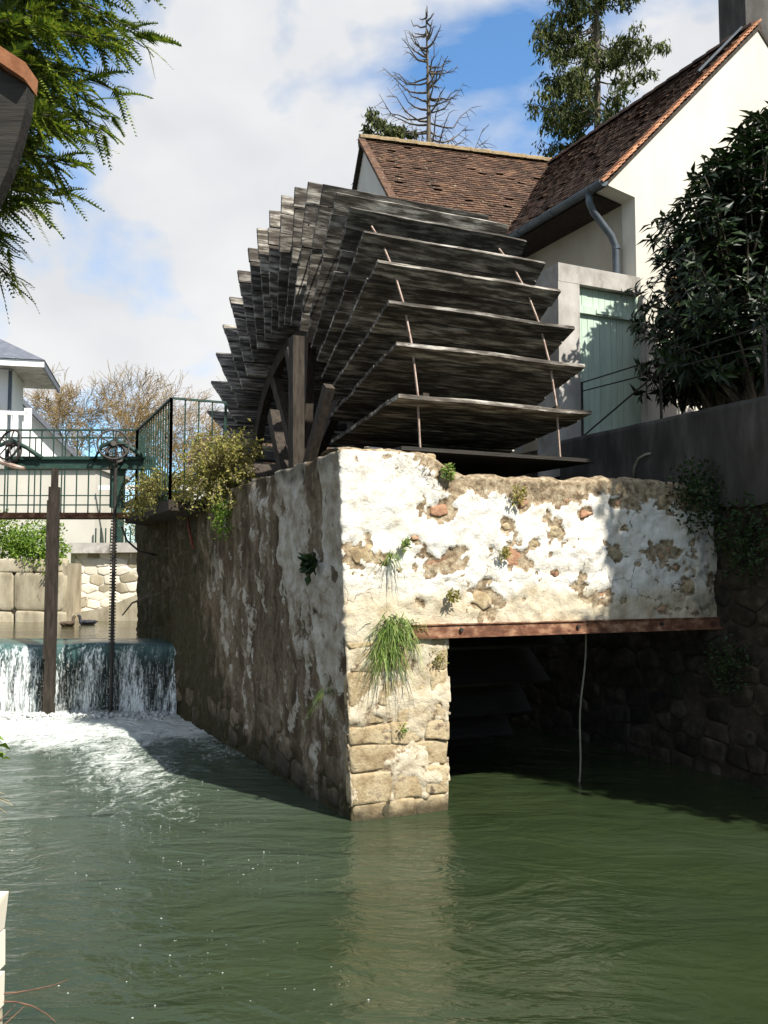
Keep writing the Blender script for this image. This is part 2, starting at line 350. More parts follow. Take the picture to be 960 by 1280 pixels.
def water_material(name, deep, use_foam=True, strength=1.0):
    m, n, l, bs, out = newmat(name)
    t = n.new('ShaderNodeTexCoord'); vec = t.outputs['Object']
    turb = attr(n, 'turb')
    mp1 = n.new('ShaderNodeMapping'); mp1.inputs['Scale'].default_value = (.8, 1.5, 1); mp1.inputs['Rotation'].default_value = (0, 0, .35); l.new(vec, mp1.inputs['Vector'])
    w1 = noi(n, l, mp1.outputs['Vector'], 1.3, 3, .5, 1.8); w2 = noi(n, l, mp1.outputs['Vector'], 5.5, 4, .55, 1.5); w3 = noi(n, l, mp1.outputs['Vector'], 22, 4, .6, .4)
    f0 = noi(n, l, mp1.outputs['Vector'], .5, 3)
    col = ramp(n, deep); l.new(f0, col.inputs['Fac']); c = col.outputs['Color']
    rough = .06
    if use_foam:
        fo = attr(n, 'foam')
        mpf = n.new('ShaderNodeMapping'); mpf.inputs['Scale'].default_value = (2.2, 1.1, 1); mpf.inputs['Rotation'].default_value = (0, 0, -.2); l.new(vec, mpf.inputs['Vector'])
        fn = noi(n, l, mpf.outputs['Vector'], 2.2, 9, .72, 1.6); fn2 = noi(n, l, mpf.outputs['Vector'], 16, 6, .7, .8)
        e = val(n, l, 'ADD', fo, val(n, l, 'ADD', val(n, l, 'MULTIPLY', val(n, l, 'SUBTRACT', fn, .5), 1.7), val(n, l, 'MULTIPLY', val(n, l, 'SUBTRACT', fn2, .5), .9)))
        fr = ramp(n, [(.40, (0, 0, 0)), (.58, (.34, .34, .34)), (.90, (.94, .94, .94))]); l.new(e, fr.inputs['Fac'])
        gate = val(n, l, 'MULTIPLY', fr.outputs['Color'], val(n, l, 'MULTIPLY', fo, 4.0, True))
        c = mixc(n, l, attr(n, 'milk'), c, (.085, .115, .09))
        c = mixc(n, l, gate, c, (.60, .64, .60))
        rr = val(n, l, 'MULTIPLY_ADD', gate, .5); rr.node.inputs[2].default_value = rough; l.new(rr, bs.inputs['Roughness'])
    else: bs.inputs['Roughness'].default_value = rough
    l.new(c, bs.inputs['Base Color']); bs.inputs['IOR'].default_value = 1.33; bs.inputs['Specular IOR Level'].default_value = .5
    b = n.new('ShaderNodeBump'); b.inputs['Distance'].default_value = .10
    h = val(n, l, 'ADD', val(n, l, 'MULTIPLY', w1, 1.5), val(n, l, 'ADD', val(n, l, 'MULTIPLY', w2, .42), val(n, l, 'MULTIPLY', w3, .08)))
    l.new(h, b.inputs['Height']); l.new(val(n, l, 'MULTIPLY', turb, strength), b.inputs['Strength'])
    l.new(b.outputs['Normal'], bs.inputs['Normal'])
    return m
m_river = water_material('green_river_water', [(.3, (.017, .027, .011)), (.7, (.026, .037, .015))])
m_pond = water_material('brown_green_pond_water', [(.3, (.05, .05, .024)), (.7, (.07, .065, .032))], False, .6)

def fall_material():
    m, n, l, bs, out = newmat('falling_water')
    vec = coords(n, l, (1, 1, .09), False); fa = attr(n, 'fall'); gp = attr(n, 'gap')
    s1 = noi(n, l, vec, 7, 6, .65); s2 = noi(n, l, vec, 28, 6, .7)
    vd = coords(n, l, (1, 1, .45), False); s3 = noi(n, l, vd, 38, 3, .6)
    mixn = val(n, l, 'ADD', val(n, l, 'MULTIPLY', s1, .6), val(n, l, 'ADD', val(n, l, 'MULTIPLY', s2, .35), val(n, l, 'MULTIPLY', s3, .3)))
    e = val(n, l, 'SUBTRACT', val(n, l, 'ADD', mixn, val(n, l, 'MULTIPLY', fa, .17)), val(n, l, 'MULTIPLY', gp, .16))
    wr = ramp(n, [(.61, (0, 0, 0)), (.78, (1, 1, 1))]); l.new(e, wr.inputs['Fac'])
    white = val(n, l, 'MULTIPLY', wr.outputs['Color'], val(n, l, 'MULTIPLY', fa, 6.0, True))
    c = mixc(n, l, white, (.05, .10, .095), (.82, .86, .86))
    l.new(c, bs.inputs['Base Color']); bs.inputs['IOR'].default_value = 1.33
    rr = val(n, l, 'MULTIPLY_ADD', white, .5); rr.node.inputs[2].default_value = .05; l.new(rr, bs.inputs['Roughness'])
    tr = n.new('ShaderNodeBsdfTransparent')
    # clear film where the sheet is thin and torn, lower down
    th = val(n, l, 'SUBTRACT', 1.0, val(n, l, 'MULTIPLY', val(n, l, 'SUBTRACT', 1.0, white), val(n, l, 'MULTIPLY', val(n, l, 'SUBTRACT', fa, .16), 3.2, True)), True)
    th = val(n, l, 'MAXIMUM', th, .22)
    mx_ = n.new('ShaderNodeMixShader'); l.new(th, mx_.inputs[0]); l.new(tr.outputs[0], mx_.inputs[1]); l.new(bs.outputs[0], mx_.inputs[2])
    l.new(mx_.outputs[0], out.inputs['Surface'])
    bump(n, l, bs, mixn, .5, .04)
    return m
m_fall = fall_material()
m_bubble = mat('white_bubble', [(.3, (.40, .43, .41)), (.7, (.52, .54, .52))], 5, 2, rough=.2, bmp=0, spec=.6)

# ------------------------------------------------------------------ ground, banks, water
mb = MB(); mb.box((-2500, -2500, -1.6), (2500, 2500, -1.3)); mb.solo('ground', m_grassland, kind='structure')
mb = MB(); mb.prism([(-1500, 21.4), (-7.5, 21.4), (-7.5, 22.7), (-2.6, 22.7), (1500, 60), (1500, 2400), (-1500, 2400)], -1.2, 2.5, lambda x, y, h: (x, y, h)); fo_ = mb.solo('far_ground', m_grassland, kind='structure')
mb = MB(); mb.prism([(-40, -12), (-1.98, -12), (-1.98, 4.2), (-2.55, 5.0), (-4.9, 10), (-6.35, 14.4), (-6.35, 21.4), (-40, 21.4)], -1.2, .52, lambda x, y, h: (x, y, h)); lb_ = mb.solo('left_bank', m_soil, kind='structure')
mb = MB(); mb.box((4.62, -14, -1.2), (40, 30, 4.06)); mb.solo('terrace_ground', m_soil, base=(4.62, 0, 0), frame='mill', kind='structure')
for o in (fo_, lb_): fix_normals(o.data)

def water_sheet(name, m, x0, x1, y0, y1, z, step, foamf, turbf, cut=None):
    nx, ny = int((x1 - x0) / step), int((y1 - y0) / step)
    V = []; F = []; fo = []; tu = []; mi = []
    for j in range(ny + 1):
        y = y0 + (y1 - y0) * j / ny
        for i in range(nx + 1):
            x = x0 + (x1 - x0) * i / nx
            t = turbf(x, y); f = foamf(x, y)
            dz = .012 * t * fbm(x * 1.3 + 3, y * 1.8, .3, 3) + (.05 * f * abs(fbm(x * 2.6, y * 2.2, 5, 3)) if f > .3 else 0)
            V.append((x, y, z + dz)); fo.append(f); tu.append(t); mi.append(max(0, .72 * (1 - sstep(1, 12.5, 15 - y + .8 * fbm(x * .5, y * .5, 3, 3))) * sstep(1.2, -1.8, x - wall_x(y) * .3) + .10 * fbm(x * .9, y * .6, 6, 4)))
    for j in range(ny):
        for i in range(nx):
            a = j * (nx + 1) + i; F.append((a, a + 1, a + nx + 2, a + nx + 1))
    me = bpy.data.meshes.new(name); me.from_pydata(V, [], F); me.materials.append(m)
    me.attributes.new('foam', 'FLOAT', 'POINT').data.foreach_set('value', fo)
    me.attributes.new('turb', 'FLOAT', 'POINT').data.foreach_set('value', tu)
    me.attributes.new('milk', 'FLOAT', 'POINT').data.foreach_set('value', mi)
    me.polygons.foreach_set('use_smooth', [True] * len(F))
    o = link(name, me); o['kind'] = 'structure'; return o
def wall_x(y):                       # where the left face of the mill wall stands, for the foam's edge
    return C0.x + MV.x * (y - C0.y) / MV.y
def foamf(x, y):
    d = 14.85 - y
    base = 1.3 * (1 - sstep(.3, 4.7, d + 1.1 * fbm(x * .6, y * .5, 2, 3)))
    # the foam is carried downstream in a tongue
    t = (15 - y); cx = -4.7 + .40 * t
    tong = .66 * math.exp(-((x - cx) / (.5 + .07 * t)) ** 2) * (1 - sstep(3.5, 9.0, t))
    edge = .30 * math.exp(-((x - wall_x(y) + .25) / .22) ** 2) * (1 - sstep(1.5, 4.5, d))
    return max(0, min(1.15, max(base, tong) + edge)) * sstep(.5, .1, x - wall_x(y))
def turbf(x, y):
    d = 15 - y
    return .33 + .52 * (1 - sstep(1, 9, d)) + .18 * sstep(2, -3, x) * (1 - sstep(0, 9, d)) + .10 * fbm(x * .7, y * .7, 9, 3) - .12 * sstep(.5, 2.5, x)
water_sheet('river_water', m_river, -7.5, 8.5, -3, 15.3, 0.0, .09, foamf, turbf)
water_sheet('pond_water', m_pond, -14, 2.2, 15.55, 22.4, 1.15, .3, lambda x, y: 0, lambda x, y: .22)

# weir, waterfall
mb = MB(); mb.box((-6.6, 15.17, -1.2), (-3.2, 15.6, 1.09)); mb.solo('weir_sill', m_core, kind='structure')
NX, NZ = 230, 34
V = []; F = []; fa = []; gp = []
POST_X = (-5.38, -4.36)
for j in range(NZ + 1):
    t = j / NZ
    for i in range(NX + 1):
        x = -6.62 + (6.62 - 3.30) * i / NX
        lip = .03 * fbm(x * .8, 1, 4, 2)
        if t < .25:
            k = t / .25; y = 15.66 - .60 * k; z = 1.152 - .045 * k ** 2 + lip * k
            f = 0
        else:
            k = (t - .25) / .75; z = 1.107 - .04 * k - 1.12 * k ** 1.35 + lip * (1 - k); y = 15.06 - .30 * math.sqrt(k) + .05 * k
            f = k
        g = max(math.exp(-((x - px + .03) / (.10 + .09 * f)) ** 2) for px in POST_X)
        g = max(g, .8 * math.exp(-((x + 5.02) / .14) ** 2), .75 * math.exp(-((x + 3.62) / .20) ** 2))
        y += (.05 * fbm(x * 5, z * .5, 2, 3) + .035 * fbm(x * 16, z * .8, 7, 2)) * min(1, f * 2.5) - .03 * f * g
        V.append((x, y, z)); fa.append(f); gp.append(g)
for j in range(NZ):
    for i in range(NX):
        a = j * (NX + 1) + i; F.append((a, a + 1, a + NX + 2, a + NX + 1))
me = bpy.data.meshes.new('waterfall'); me.from_pydata(V, [], F); me.materials.append(m_fall)
me.attributes.new('fall', 'FLOAT', 'POINT').data.foreach_set('value', fa); me.attributes.new('gap', 'FLOAT', 'POINT').data.foreach_set('value', gp)
me.polygons.foreach_set('use_smooth', [True] * len(F))
o = link('waterfall', me); o['kind'] = 'structure'
mb = MB()                                # loose strands and drops in front of the sheet
for _ in range(1500):
    x = rnd.uniform(-6.55, -3.38); k = rnd.uniform(.12, 1) ** .8
    z = 1.05 - 1.1 * k; y = 14.86 - .12 * k - rnd.uniform(0, .12)
    if rnd.random() < .35: mb.tube([(x, y, z + rnd.uniform(.04, .12)), (x + rnd.uniform(-.006, .006), y - .01, z - rnd.uniform(.02, .1))], [.0018, .003], 3)
    else:
        r = rnd.uniform(.003, .008); mb.tube([(x, y, z + r * 2.2), (x, y, z), (x, y, z - r)], [.001, r, .002], 4)
mb.solo('falling_drops', m_bubble, 'white drops and threads of water falling over the weir', 'water drops', base=(-5, 14.8, 0), kind='stuff')
mb = MB()                                # froth lumps at the foot of the fall
for _ in range(900):
    x = rnd.uniform(-6.5, -3.40); y = 14.78 - abs(rnd.gauss(0, .22)); r = rnd.uniform(.012, .05)
    c = Vector((x, y, rnd.uniform(-.01, .05)))
    mb.tube([c + Vector((0, 0, -r * .5)), c + Vector((0, 0, .1 * r)), c + Vector((0, 0, .7 * r))], [r, r * .95, r * .3], 6)
mb.solo('weir_froth', m_bubble, 'churned white froth at the foot of the weir', 'froth', base=(-5, 14.6, 0), kind='stuff', smooth=True)
mb = MB()                                # bubbles carried down on the current
for _ in range(75):
    t = rnd.random() ** .9
    yc = 12.6 - 8.3 * t; xc = -3.9 + 3.45 * t + rnd.gauss(0, .6 - .1 * t) - (.35 if rnd.random() < .3 else 0)
    for _k in range(rnd.choice((2, 4, 7, 12))):
        x, y = xc + rnd.gauss(0, .16), yc + rnd.gauss(0, .20)
        if x > wall_x(y) - .12 and y > 8.2: continue
        r = rnd.choice((.003, .003, .004, .005, .008)) * rnd.uniform(.7, 1.2) * (.5 + .045 * y)
        mb.tube([(x, y, 0), (x, y, r * .3), (x, y, r * .42)], [r, r * .8, r * .3], 6)
mb.solo('foam_bubbles', m_bubble, 'small white bubbles scattered over the green river', 'bubbles', base=(-2, 8, 0), kind='stuff', smooth=True)

# ------------------------------------------------------------------ masonry helpers
def voronoi(pts, bounds):
    x0, x1, y0, y1 = bounds; P = np.array(pts); out = []
    for i, p in enumerate(P):
        poly = [(x0, y0), (x1, y0), (x1, y1), (x0, y1)]
        d = ((P - p) ** 2).sum(1); nb = np.argsort(d)[1:22]
        for j in nb:
            q = P[j]; mx_, my_ = (p + q) / 2; nx, ny = q - p; new = []
            for k in range(len(poly)):
                a, b = poly[k], poly[(k + 1) % len(poly)]
                da = (a[0] - mx_) * nx + (a[1] - my_) * ny; db = (b[0] - mx_) * nx + (b[1] - my_) * ny
                if da <= 0: new.append(a)
                if (da < 0) != (db < 0):
                    t = da / (da - db); new.append((a[0] + (b[0] - a[0]) * t, a[1] + (b[1] - a[1]) * t))
            poly = new
            if len(poly) < 3: break
        if len(poly) >= 3: out.append(poly)
    return out
def courses(bounds, w, h, rg):
    x0, x1, y0, y1 = bounds; pts = []; y = y0; row = 0
    while y < y1:
        hh = h * rg.uniform(.75, 1.3); x = x0 - rg.uniform(0, w)
        while x < x1:
            ww = w * rg.uniform(.6, 1.5)
            pts.append((x + ww / 2, y + hh / 2 + rg.uniform(-.18, .18) * hh)); x += ww
        y += hh
    sx = h / w
    return pts
def rubble(bounds, w, h, rg):
    k = h / w                                        # squash so that cells come out wide
    pts = [(x * k, y) for x, y in courses(bounds, w, h, rg)]
    cells = voronoi(pts, (bounds[0] * k, bounds[1] * k, bounds[2], bounds[3]))
    return [[(x / k, y) for x, y in c] for c in cells]
def ashlar(bounds, w, h, rg):
    x0, x1, y0, y1 = bounds; out = []; y = y0
    line = lambda yy, sd: (lambda x: yy + .018 * fbm(x * 3, sd, 2, 2))
    bot = line(y0, 0); k = 0
    while y < y1 - .05:
        k += 1; y = min(y1, y + h * rg.uniform(.7, 1.45)); top = line(y, k * 3.7); x = x0; xb = x0
        while x < x1 - .02:
            nx = x + w * rg.uniform(.45, 1.5)
            if nx > x1 - .12: nx = x1
            nb = nx + (rg.uniform(-.03, .03) if nx < x1 else rg.uniform(-.02, .01))
            mx_ = (x + nx) / 2
            out.append([(xb, bot(xb)), (mx_, bot(mx_) ), (nb, bot(nb)), (nx, top(nx)), (mx_, top(mx_)), (x, top(x))]); x, xb = nx, nb
        bot = top
    return out
def chaikin(poly, k=.22):
    o = []
    for i in range(len(poly)):
        a, b = poly[i], poly[(i + 1) % len(poly)]
        o.append((a[0] * (1 - k) + b[0] * k, a[1] * (1 - k) + b[1] * k)); o.append((a[0] * k + b[0] * (1 - k), a[1] * k + b[1] * (1 - k)))
    return o
def stone(parent, poly, mp_, mat_, rg, gap=.012, front=.0, depth=.12, bulge=.015, name='stone', sharp=False):
    cx = sum(p[0] for p in poly) / len(poly); cy = sum(p[1] for p in poly) / len(poly)
    r = max(.02, sum(math.hypot(p[0] - cx, p[1] - cy) for p in poly) / len(poly))
    k = max(.3, 1 - gap / r)
    poly = chaikin([(cx + (x - cx) * k + (rg.uniform(-.018, .018) if sharp else 0), cy + (y - cy) * k + (rg.uniform(-.018, .018) if sharp else 0)) for x, y in poly], .1 if sharp else .22)
    n = len(poly); tx, ty = rg.uniform(-.06, .06), rg.uniform(-.06, .06)
    off = BASE[parent.name]; V = []; F = []
    for (sc, h) in ((1, -depth), (1.0, front - .016), (.94 if sharp else .86, front), (.80, front + bulge * .5), (.45, front + bulge * .9)):
        for x, y in poly:
            xx, yy = cx + (x - cx) * sc, cy + (y - cy) * sc
            hh = h if h == -depth else h + tx * (xx - cx) + ty * (yy - cy) + rg.uniform(-.003, .003)
            V.append(Vector(mp_(xx, yy, hh)) - off)
    V.append(Vector(mp_(cx, cy, front + bulge)) - off)
    for ring_ in range(4):
        for i in range(n):
            a, b = ring_ * n + i, ring_ * n + (i + 1) % n
            F.append((a, b, b + n, a + n))
    for i in range(n): F.append((4 * n + i, 4 * n + (i + 1) % n, 5 * n))
    me = bpy.data.meshes.new(name); me.from_pydata(V, [], F); me.materials.append(mat_)
    me.polygons.foreach_set('use_smooth', [True] * len(F)); me.update()
    return link(name, me, parent)

# ------------------------------------------------------------------ mill race wall (pier, front wall, left wall)
mill = thing('mill_race_wall', 'whitewashed rubble wall and pier with a rusty lintel over the tailrace', 'wall', (0, 0, 0), 'mill')
rg = random.Random(11)
def left_s(z): return -.13 * max(0, min(1, z / 3.3))
def top_front(s):
    return 3.36 - .19 * sstep(.80, 1.15, s) + .05 * sstep(2.3, 3.2, s) - .03 * sstep(3.4, 4.4, s) + .03 * fbm(s * 3, 1, 1, 3)
def top_left(v): return 3.345 - .03 * sstep(0, 4, v) + .04 * fbm(v * 2.2, 3, 1, 3)
blobs = []
for _ in range(75):
    s = rg.uniform(.12, 4.3); z = rg.uniform(1.85, 3.05)
    if s < 1.6 and rg.random() < .45: continue
    if any(math.hypot(s - b[0], z - b[1]) < .26 for b in blobs): continue
    blobs.append((s, z, rg.choice((.03, .04, .05, .07, .09, .13)) * rg.uniform(.8, 1.2), rg.random()))
def front_attr(s, z):
    n1 = fbm(s * 2.3, z * 2.3, 7.1, 4); n2 = fbm(s * 6, z * 7, 2.2, 4)
    n3 = fbm(s * 13, z * 16, 5.2, 3)
    p = .95 + .22 * n1 + .36 * n2 + .34 * n3
    p -= .50 * sstep(.38, .70, n1 + .5 * n2)
    if z < 1.62: p = .47 + .55 * n1 + .24 * n2 + .25 * sstep(.9, 1.6, z)
    p -= .9 * sstep(.26, .04, top_front(s) - z + .10 * n1 - .06) * (.25 + .75 * sstep(.5, .95, s))
    for b in blobs:
        d = math.hypot((s - b[0]) * (.55 + .5 * b[3]), z - b[1]) / b[2]
        if d < 2.2: p -= .85 * sstep(1.25, .75, d + .9 * n2 + .7 * n3)
    p -= .35 * sstep(3.2, 4.1, s)
    warm = max(sstep(2.12, 1.95, z + .12 * n1), .55 * sstep(1.0, .4, s) * sstep(2.4, 2.0, z)) 
    damp = 1.1 * sstep(.24, .05, z + .06 * n1) + .5 * sstep(3.5, 4.4, s + .3 * n1)
    return p, min(1, warm), damp
def left_attr(v, z):
    n1 = fbm(v * 1.5, z * .8, 3.7, 4); n2 = fbm(v * 6, z * 3.6, 8.8, 4)
    p = .27 + .5 * sstep(2.3, .2, v + .8 * n1) * sstep(.9, 1.9, z + .5 * n1) + .42 * n2 + .25 * n1
    p += .35 * sstep(1.9, 1.5, v) * sstep(.8, 1.2, v) * sstep(1.8, 2.3, z)
    if .50 < v < .86 and z > 2.35 + .15 * n2: p -= .6
    damp = .85 * sstep(.75, .0, z + .45 * n1) + .75 * sstep(3.4, 5.2, v + .8 * n2) * sstep(1.7, .4, z + .5 * n1) + .55 * sstep(.30, .06, top_left(v) - z + .1 * n2) + .78 * sstep(3.2, 6.0, v + 1.0 * n1)
    return p, 0, damp
ws = [-9.84 + i * .04 for i in range(246)] + [.022 * i for i in range(0, 203)]
NZ2, NT = 150, 8
V = []; F = []; pa = []; wa = []; da = []; la = []; keep = []
base_ = BASE[mill.name]
for w in ws:
    isl = w < 0
    for j in range(NZ2 + NT):
        if isl:
            v = -w; tp = top_left(v); nrm = Vector((-1, 0, 0))
        else:
            s = w; tp = top_front(s); nrm = Vector((0, -1, 0))
        z = -.3 + (tp + .3) * min(1, j / (NZ2 - 1)); ins = max(0, j - NZ2 + 1) / NT
        if isl: P = Vector((left_s(z), v, z)); p, wm, dm = left_attr(v, z)
        else:
            x0 = left_s(z); P = Vector((s + x0 * max(0, 1 - s / .4), 0, z)); p, wm, dm = front_attr(s, z)
        # relief
        h = .030 * fbm(P.x * 2.4, P.y * 2.4, P.z * 2.6, 5) + .012 * fbm(P.x * 11, P.y * 11, P.z * 11, 4)
        if isl:
            h *= 1.25; h += .03 * sstep(6.9, 7.15, v) * -1 if v < 8.0 else 0
            if v > 7.45: h += .05 * sstep(7.45, 7.5, v)
        pl = min(1, max(0, p))
        h += .022 * (sstep(.3, .55, pl) - 1)
        if not isl and z < 1.55: h += -.003 + .013 * sstep(.30, .64, pl)
        if not isl:
            dcor = max(0, 1 - w / .10)
            h -= .03 * dcor * (0.5 + fbm(1, 2, z * 6, 3))
        else:
            dcor = max(0, 1 - (-w) / .10); h -= .03 * dcor * (0.5 + fbm(1, 2, z * 6, 3))
        if j >= NZ2:                                       # over the top
            wd = (.72 if isl else .50)
            inn = Vector((1, 0, 0)) if isl else Vector((0, 1, 0))
            P = P + inn * wd * ins; P.z = tp + .05 * math.sin(math.pi * ins) + .03 * fbm(P.x * 5, P.y * 5, 3, 3) - (.03 if isl else 0)
            p = .1 + .3 * fbm(P.x * 4, P.y * 4, 9, 3); dm = .45 if isl else .3; wm = .5
        else: P = P + nrm * h
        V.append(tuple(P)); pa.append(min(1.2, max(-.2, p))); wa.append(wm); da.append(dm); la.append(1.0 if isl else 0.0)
NR = NZ2 + NT
for i in range(len(ws) - 1):
    wc = (ws[i] + ws[i + 1]) / 2
    for j in range(NR - 1):
        a = i * NR + j
        if wc > 0:
            z = (V[a][2] + V[a + 1][2]) / 2
            edge = 1.0 + .03 * fbm(3, z * 4, 1, 3) - .05 * sstep(.22, .02, z)
            if wc > edge and z < 1.65 and j < NZ2: continue
        F.append((a, a + NR, a + NR + 1, a + 1))
me = bpy.data.meshes.new('rendered_face'); me.from_pydata(V, [], F); me.materials.append(m_wall)
for nm, dat in (('plaster', pa), ('warm', wa), ('damp', da), ('leftface', la)): me.attributes.new(nm, 'FLOAT', 'POINT').data.foreach_set('value', dat)
me.polygons.foreach_set('use_smooth', [True] * len(F))
fix = link('rendered_face', me, mill)
mb = MB()
mb.box((.06, .09, -1.2), (.66, 9.78, 3.20)); mb.box((.07, .095, -1.2), (.95, .48, 1.62)); mb.box((.64, .10, 1.66), (4.40, .47, 3.08))
mb.build('wall_core', m_core, mill)
mb = MB(); mb.box((.5, 9.4, -1.2), (4.6, 9.8, 3.1)); mb.build('wheel_pit_end', m_core, mill)
# stones of the pier
fm = lambda a, b, h: (a + left_s(b) * max(0, 1 - a / .4), -h, b)
for poly in ashlar((.015, 1.0, -.12, 1.60), .42, .22, rg):
    stone(mill, poly, fm, m_stone, rg, gap=.003, front=-.002 + rg.uniform(-.012, .012), bulge=.006, sharp=True)
for (s, z, r, k) in blobs:
    n = rg.randint(5, 8); poly = []; ph = rg.uniform(0, 6)
    for i in range(n):
        a = ph + 2 * math.pi * (i + rg.uniform(-.25, .25)) / n; q = r * rg.uniform(.6, 1.2); poly.append((s + (.7 + 1.0 * (1 - k)) * q * math.cos(a), z + .8 * q * math.sin(a)))
    stone(mill, poly, fm, m_rstone if k < .35 else m_stone, rg, gap=.0, front=-.016 + rg.uniform(-.010, .008), bulge=.008, sharp=True)
# left face: a few bare stones low down
lm = lambda a, b, h: (left_s(b) - h, a, b)
for poly in rubble((.05, 7.0, .02, .75), .42, .26, rg):
    if rg.random() < .35: stone(mill, poly, lm, m_lstone, rg, gap=.02, front=-.008 + rg.uniform(-.012, .006), bulge=.008, sharp=True)
for _ in range(12):
    v0, z0 = rg.uniform(.1, 4.5), rg.uniform(.8, 2.9); r = rg.uniform(.05, .11)
    poly = [(v0 + 1.3 * r * rg.uniform(.7, 1.1) * math.cos(a), z0 + r * rg.uniform(.7, 1.1) * math.sin(a)) for a in [2 * math.pi * i / 8 for i in range(8)]]
    stone(mill, poly, lm, m_lstone, rg, gap=0, front=-.016 + rg.uniform(-.01, .004), bulge=.008, sharp=True)
# cap stones on top of the front wall
for i in range(7):
    s = .12 + .11 * i + rg.uniform(0, .03)
    poly = [(s, .04), (s + .12, .03), (s + .13, .30), (s, .33)]
    stone(mill, poly, lambda a, b, h: (a, b, 3.37 + h), m_stone, rg, gap=.008, front=rg.uniform(-.005, .02), depth=.06, bulge=.01, name='cap_stone')
# rusty lintel: a channel beam
mb = MB(); mb.box((.60, -.035, 1.628), (4.47, .05, 1.735)); mb.box((.60, -.062, 1.612), (4.47, .05, 1.628)); mb.box((.60, -.05, 1.735), (4.47, .05, 1.745))
lint = mb.build('lintel_beam', m_rust, mill, label='rusty channel beam carrying the wall over the tailrace')
for s in (1.12, 2.50, 3.6):
    mb = MB(); mb.tube([(s, -.034, 1.685), (s, -.060, 1.685)], .020, 6); mb.build('bolt', m_iron, lint)

# ------------------------------------------------------------------ retaining wall of the terrace
rw = thing('retaining_wall', 'dark terrace retaining wall of rubble below a grey concrete band', 'wall', (4.39, 0, 0), 'mill')
mb = MB(); mb.box((4.46, -8, -1.2), (4.66, 9.5, 4.05)); mb.build('wall_core', m_core, rw)
V = []; F = []; n1, n2 = 150, 26
for i in range(n1 + 1):
    v = -7.9 + (2.80 + 7.9) * i / n1
    lowz = 2.98 + .16 * fbm(v * 1.2, 4, 4, 3)
    for j in range(n2 + 1):
        if j < 20: z = lowz + (4.10 - lowz) * j / 19; x = 4.40 + .02 * fbm(v * 1.5, z * 2, 6, 4)
        else: z = 4.10 + .012 * fbm(v * 3, j, 2, 2); x = 4.40 + .27 * (j - 19) / 7
        V.append((x - 4.39, v, z))
for i in range(n1):
    for j in range(n2):
        a = i * (n2 + 1) + j; F.append((a, a + n2 + 1, a + n2 + 2, a + 1))
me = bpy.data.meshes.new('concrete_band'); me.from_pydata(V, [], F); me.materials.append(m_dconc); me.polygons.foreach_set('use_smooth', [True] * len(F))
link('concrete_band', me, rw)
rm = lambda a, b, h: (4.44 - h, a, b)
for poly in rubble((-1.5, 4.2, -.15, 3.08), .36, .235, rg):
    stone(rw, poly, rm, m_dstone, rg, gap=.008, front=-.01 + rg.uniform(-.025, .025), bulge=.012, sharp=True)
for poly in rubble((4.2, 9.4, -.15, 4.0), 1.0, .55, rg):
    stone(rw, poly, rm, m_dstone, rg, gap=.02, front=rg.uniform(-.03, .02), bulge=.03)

# ------------------------------------------------------------------ the water wheel
VC, ZC, RW, RI, SA, SB, NP = 4.68, 3.516, 4.09, 2.20, .80, 3.25, 46
SM = (SA + SB) / 2
wheel = thing('water_wheel', 'huge weathered timber mill wheel with rows of plank paddles', 'water wheel', (SM, VC, ZC - RW), 'mill')
wz = RW                                                  # axle height in the wheel's own space
mb = MB(); mb.tube([(-1.95, 0, wz), (-1.5, 0, wz), (1.6, 0, wz), (2.35, 0, wz)], [.2, .27, .27, .2], 12); link('axle', mb.mesh('axle', m_darkwood), wheel)
for sx in (-.85, .85):
    mb = MB(); nseg = 32
    for i in range(nseg):
        a0, a1 = 2 * math.pi * i / nseg, 2 * math.pi * (i + 1) / nseg
        for (r, w, h) in ((2.12, .12, .20),):
            mb.bar((sx, r * math.cos(a0), wz + r * math.sin(a0)), (sx, r * math.cos(a1), wz + r * math.sin(a1)), w, h, up=(0, math.cos((a0 + a1) / 2), math.sin((a0 + a1) / 2)))
    link('rim', mb.mesh('rim', m_darkwood), wheel)
    for i in range(8):
        a = 2 * math.pi * (i + .3) / 8
        mb = MB(); mb.bar((sx * .9, .2 * math.cos(a), wz + .2 * math.sin(a)), (sx, 2.1 * math.cos(a), wz + 2.1 * math.sin(a)), .16, .12, up=(1, 0, 0)); link('spoke', mb.mesh('spoke', m_darkwood), wheel)
PL = SB - SA
def plank_mesh(w):
    mb = MB(); ns = 6
    e0, e1 = rg.uniform(-.010, .010), rg.uniform(-.03, .015)
    for i in range(ns + 1):
        x = -PL / 2 + PL * i / ns + (e0 if i == 0 else e1 if i == ns else 0)
        b = rg.uniform(-.007, .007); t = rg.uniform(-.010, .010)
        for (y, z) in ((-w / 2, -.022), (w / 2, -.022), (w / 2, .022), (-w / 2, .022)):
            mb.v.append((x, y + b + rg.uniform(-.003, .003), z + t))
    for i in range(ns):
        for k in range(4):
            a, b = i * 4 + k, i * 4 + (k + 1) % 4; mb.f.append((a, b, b + 4, a + 4))
    mb.f.append((3, 2, 1, 0)); mb.f.append(tuple(ns * 4 + k for k in range(4)))
    me = mb.mesh('plank', m_wood); fix_normals(me); return me
NPL = 7; pw = (RW - RI) / NPL
planks = [plank_mesh(pw - .017) for _ in range(9)]
half_planks = [plank_mesh(pw * .62) for _ in range(3)]
arm = MB()
for sx in (-.85, .85): arm.bar((sx, 2.0, -.055), (sx, RW - .12, -.055), .07, .07)
arm_me = arm.mesh('paddle', m_darkwood)
dth = 2 * math.pi / NP
rod_mes = []
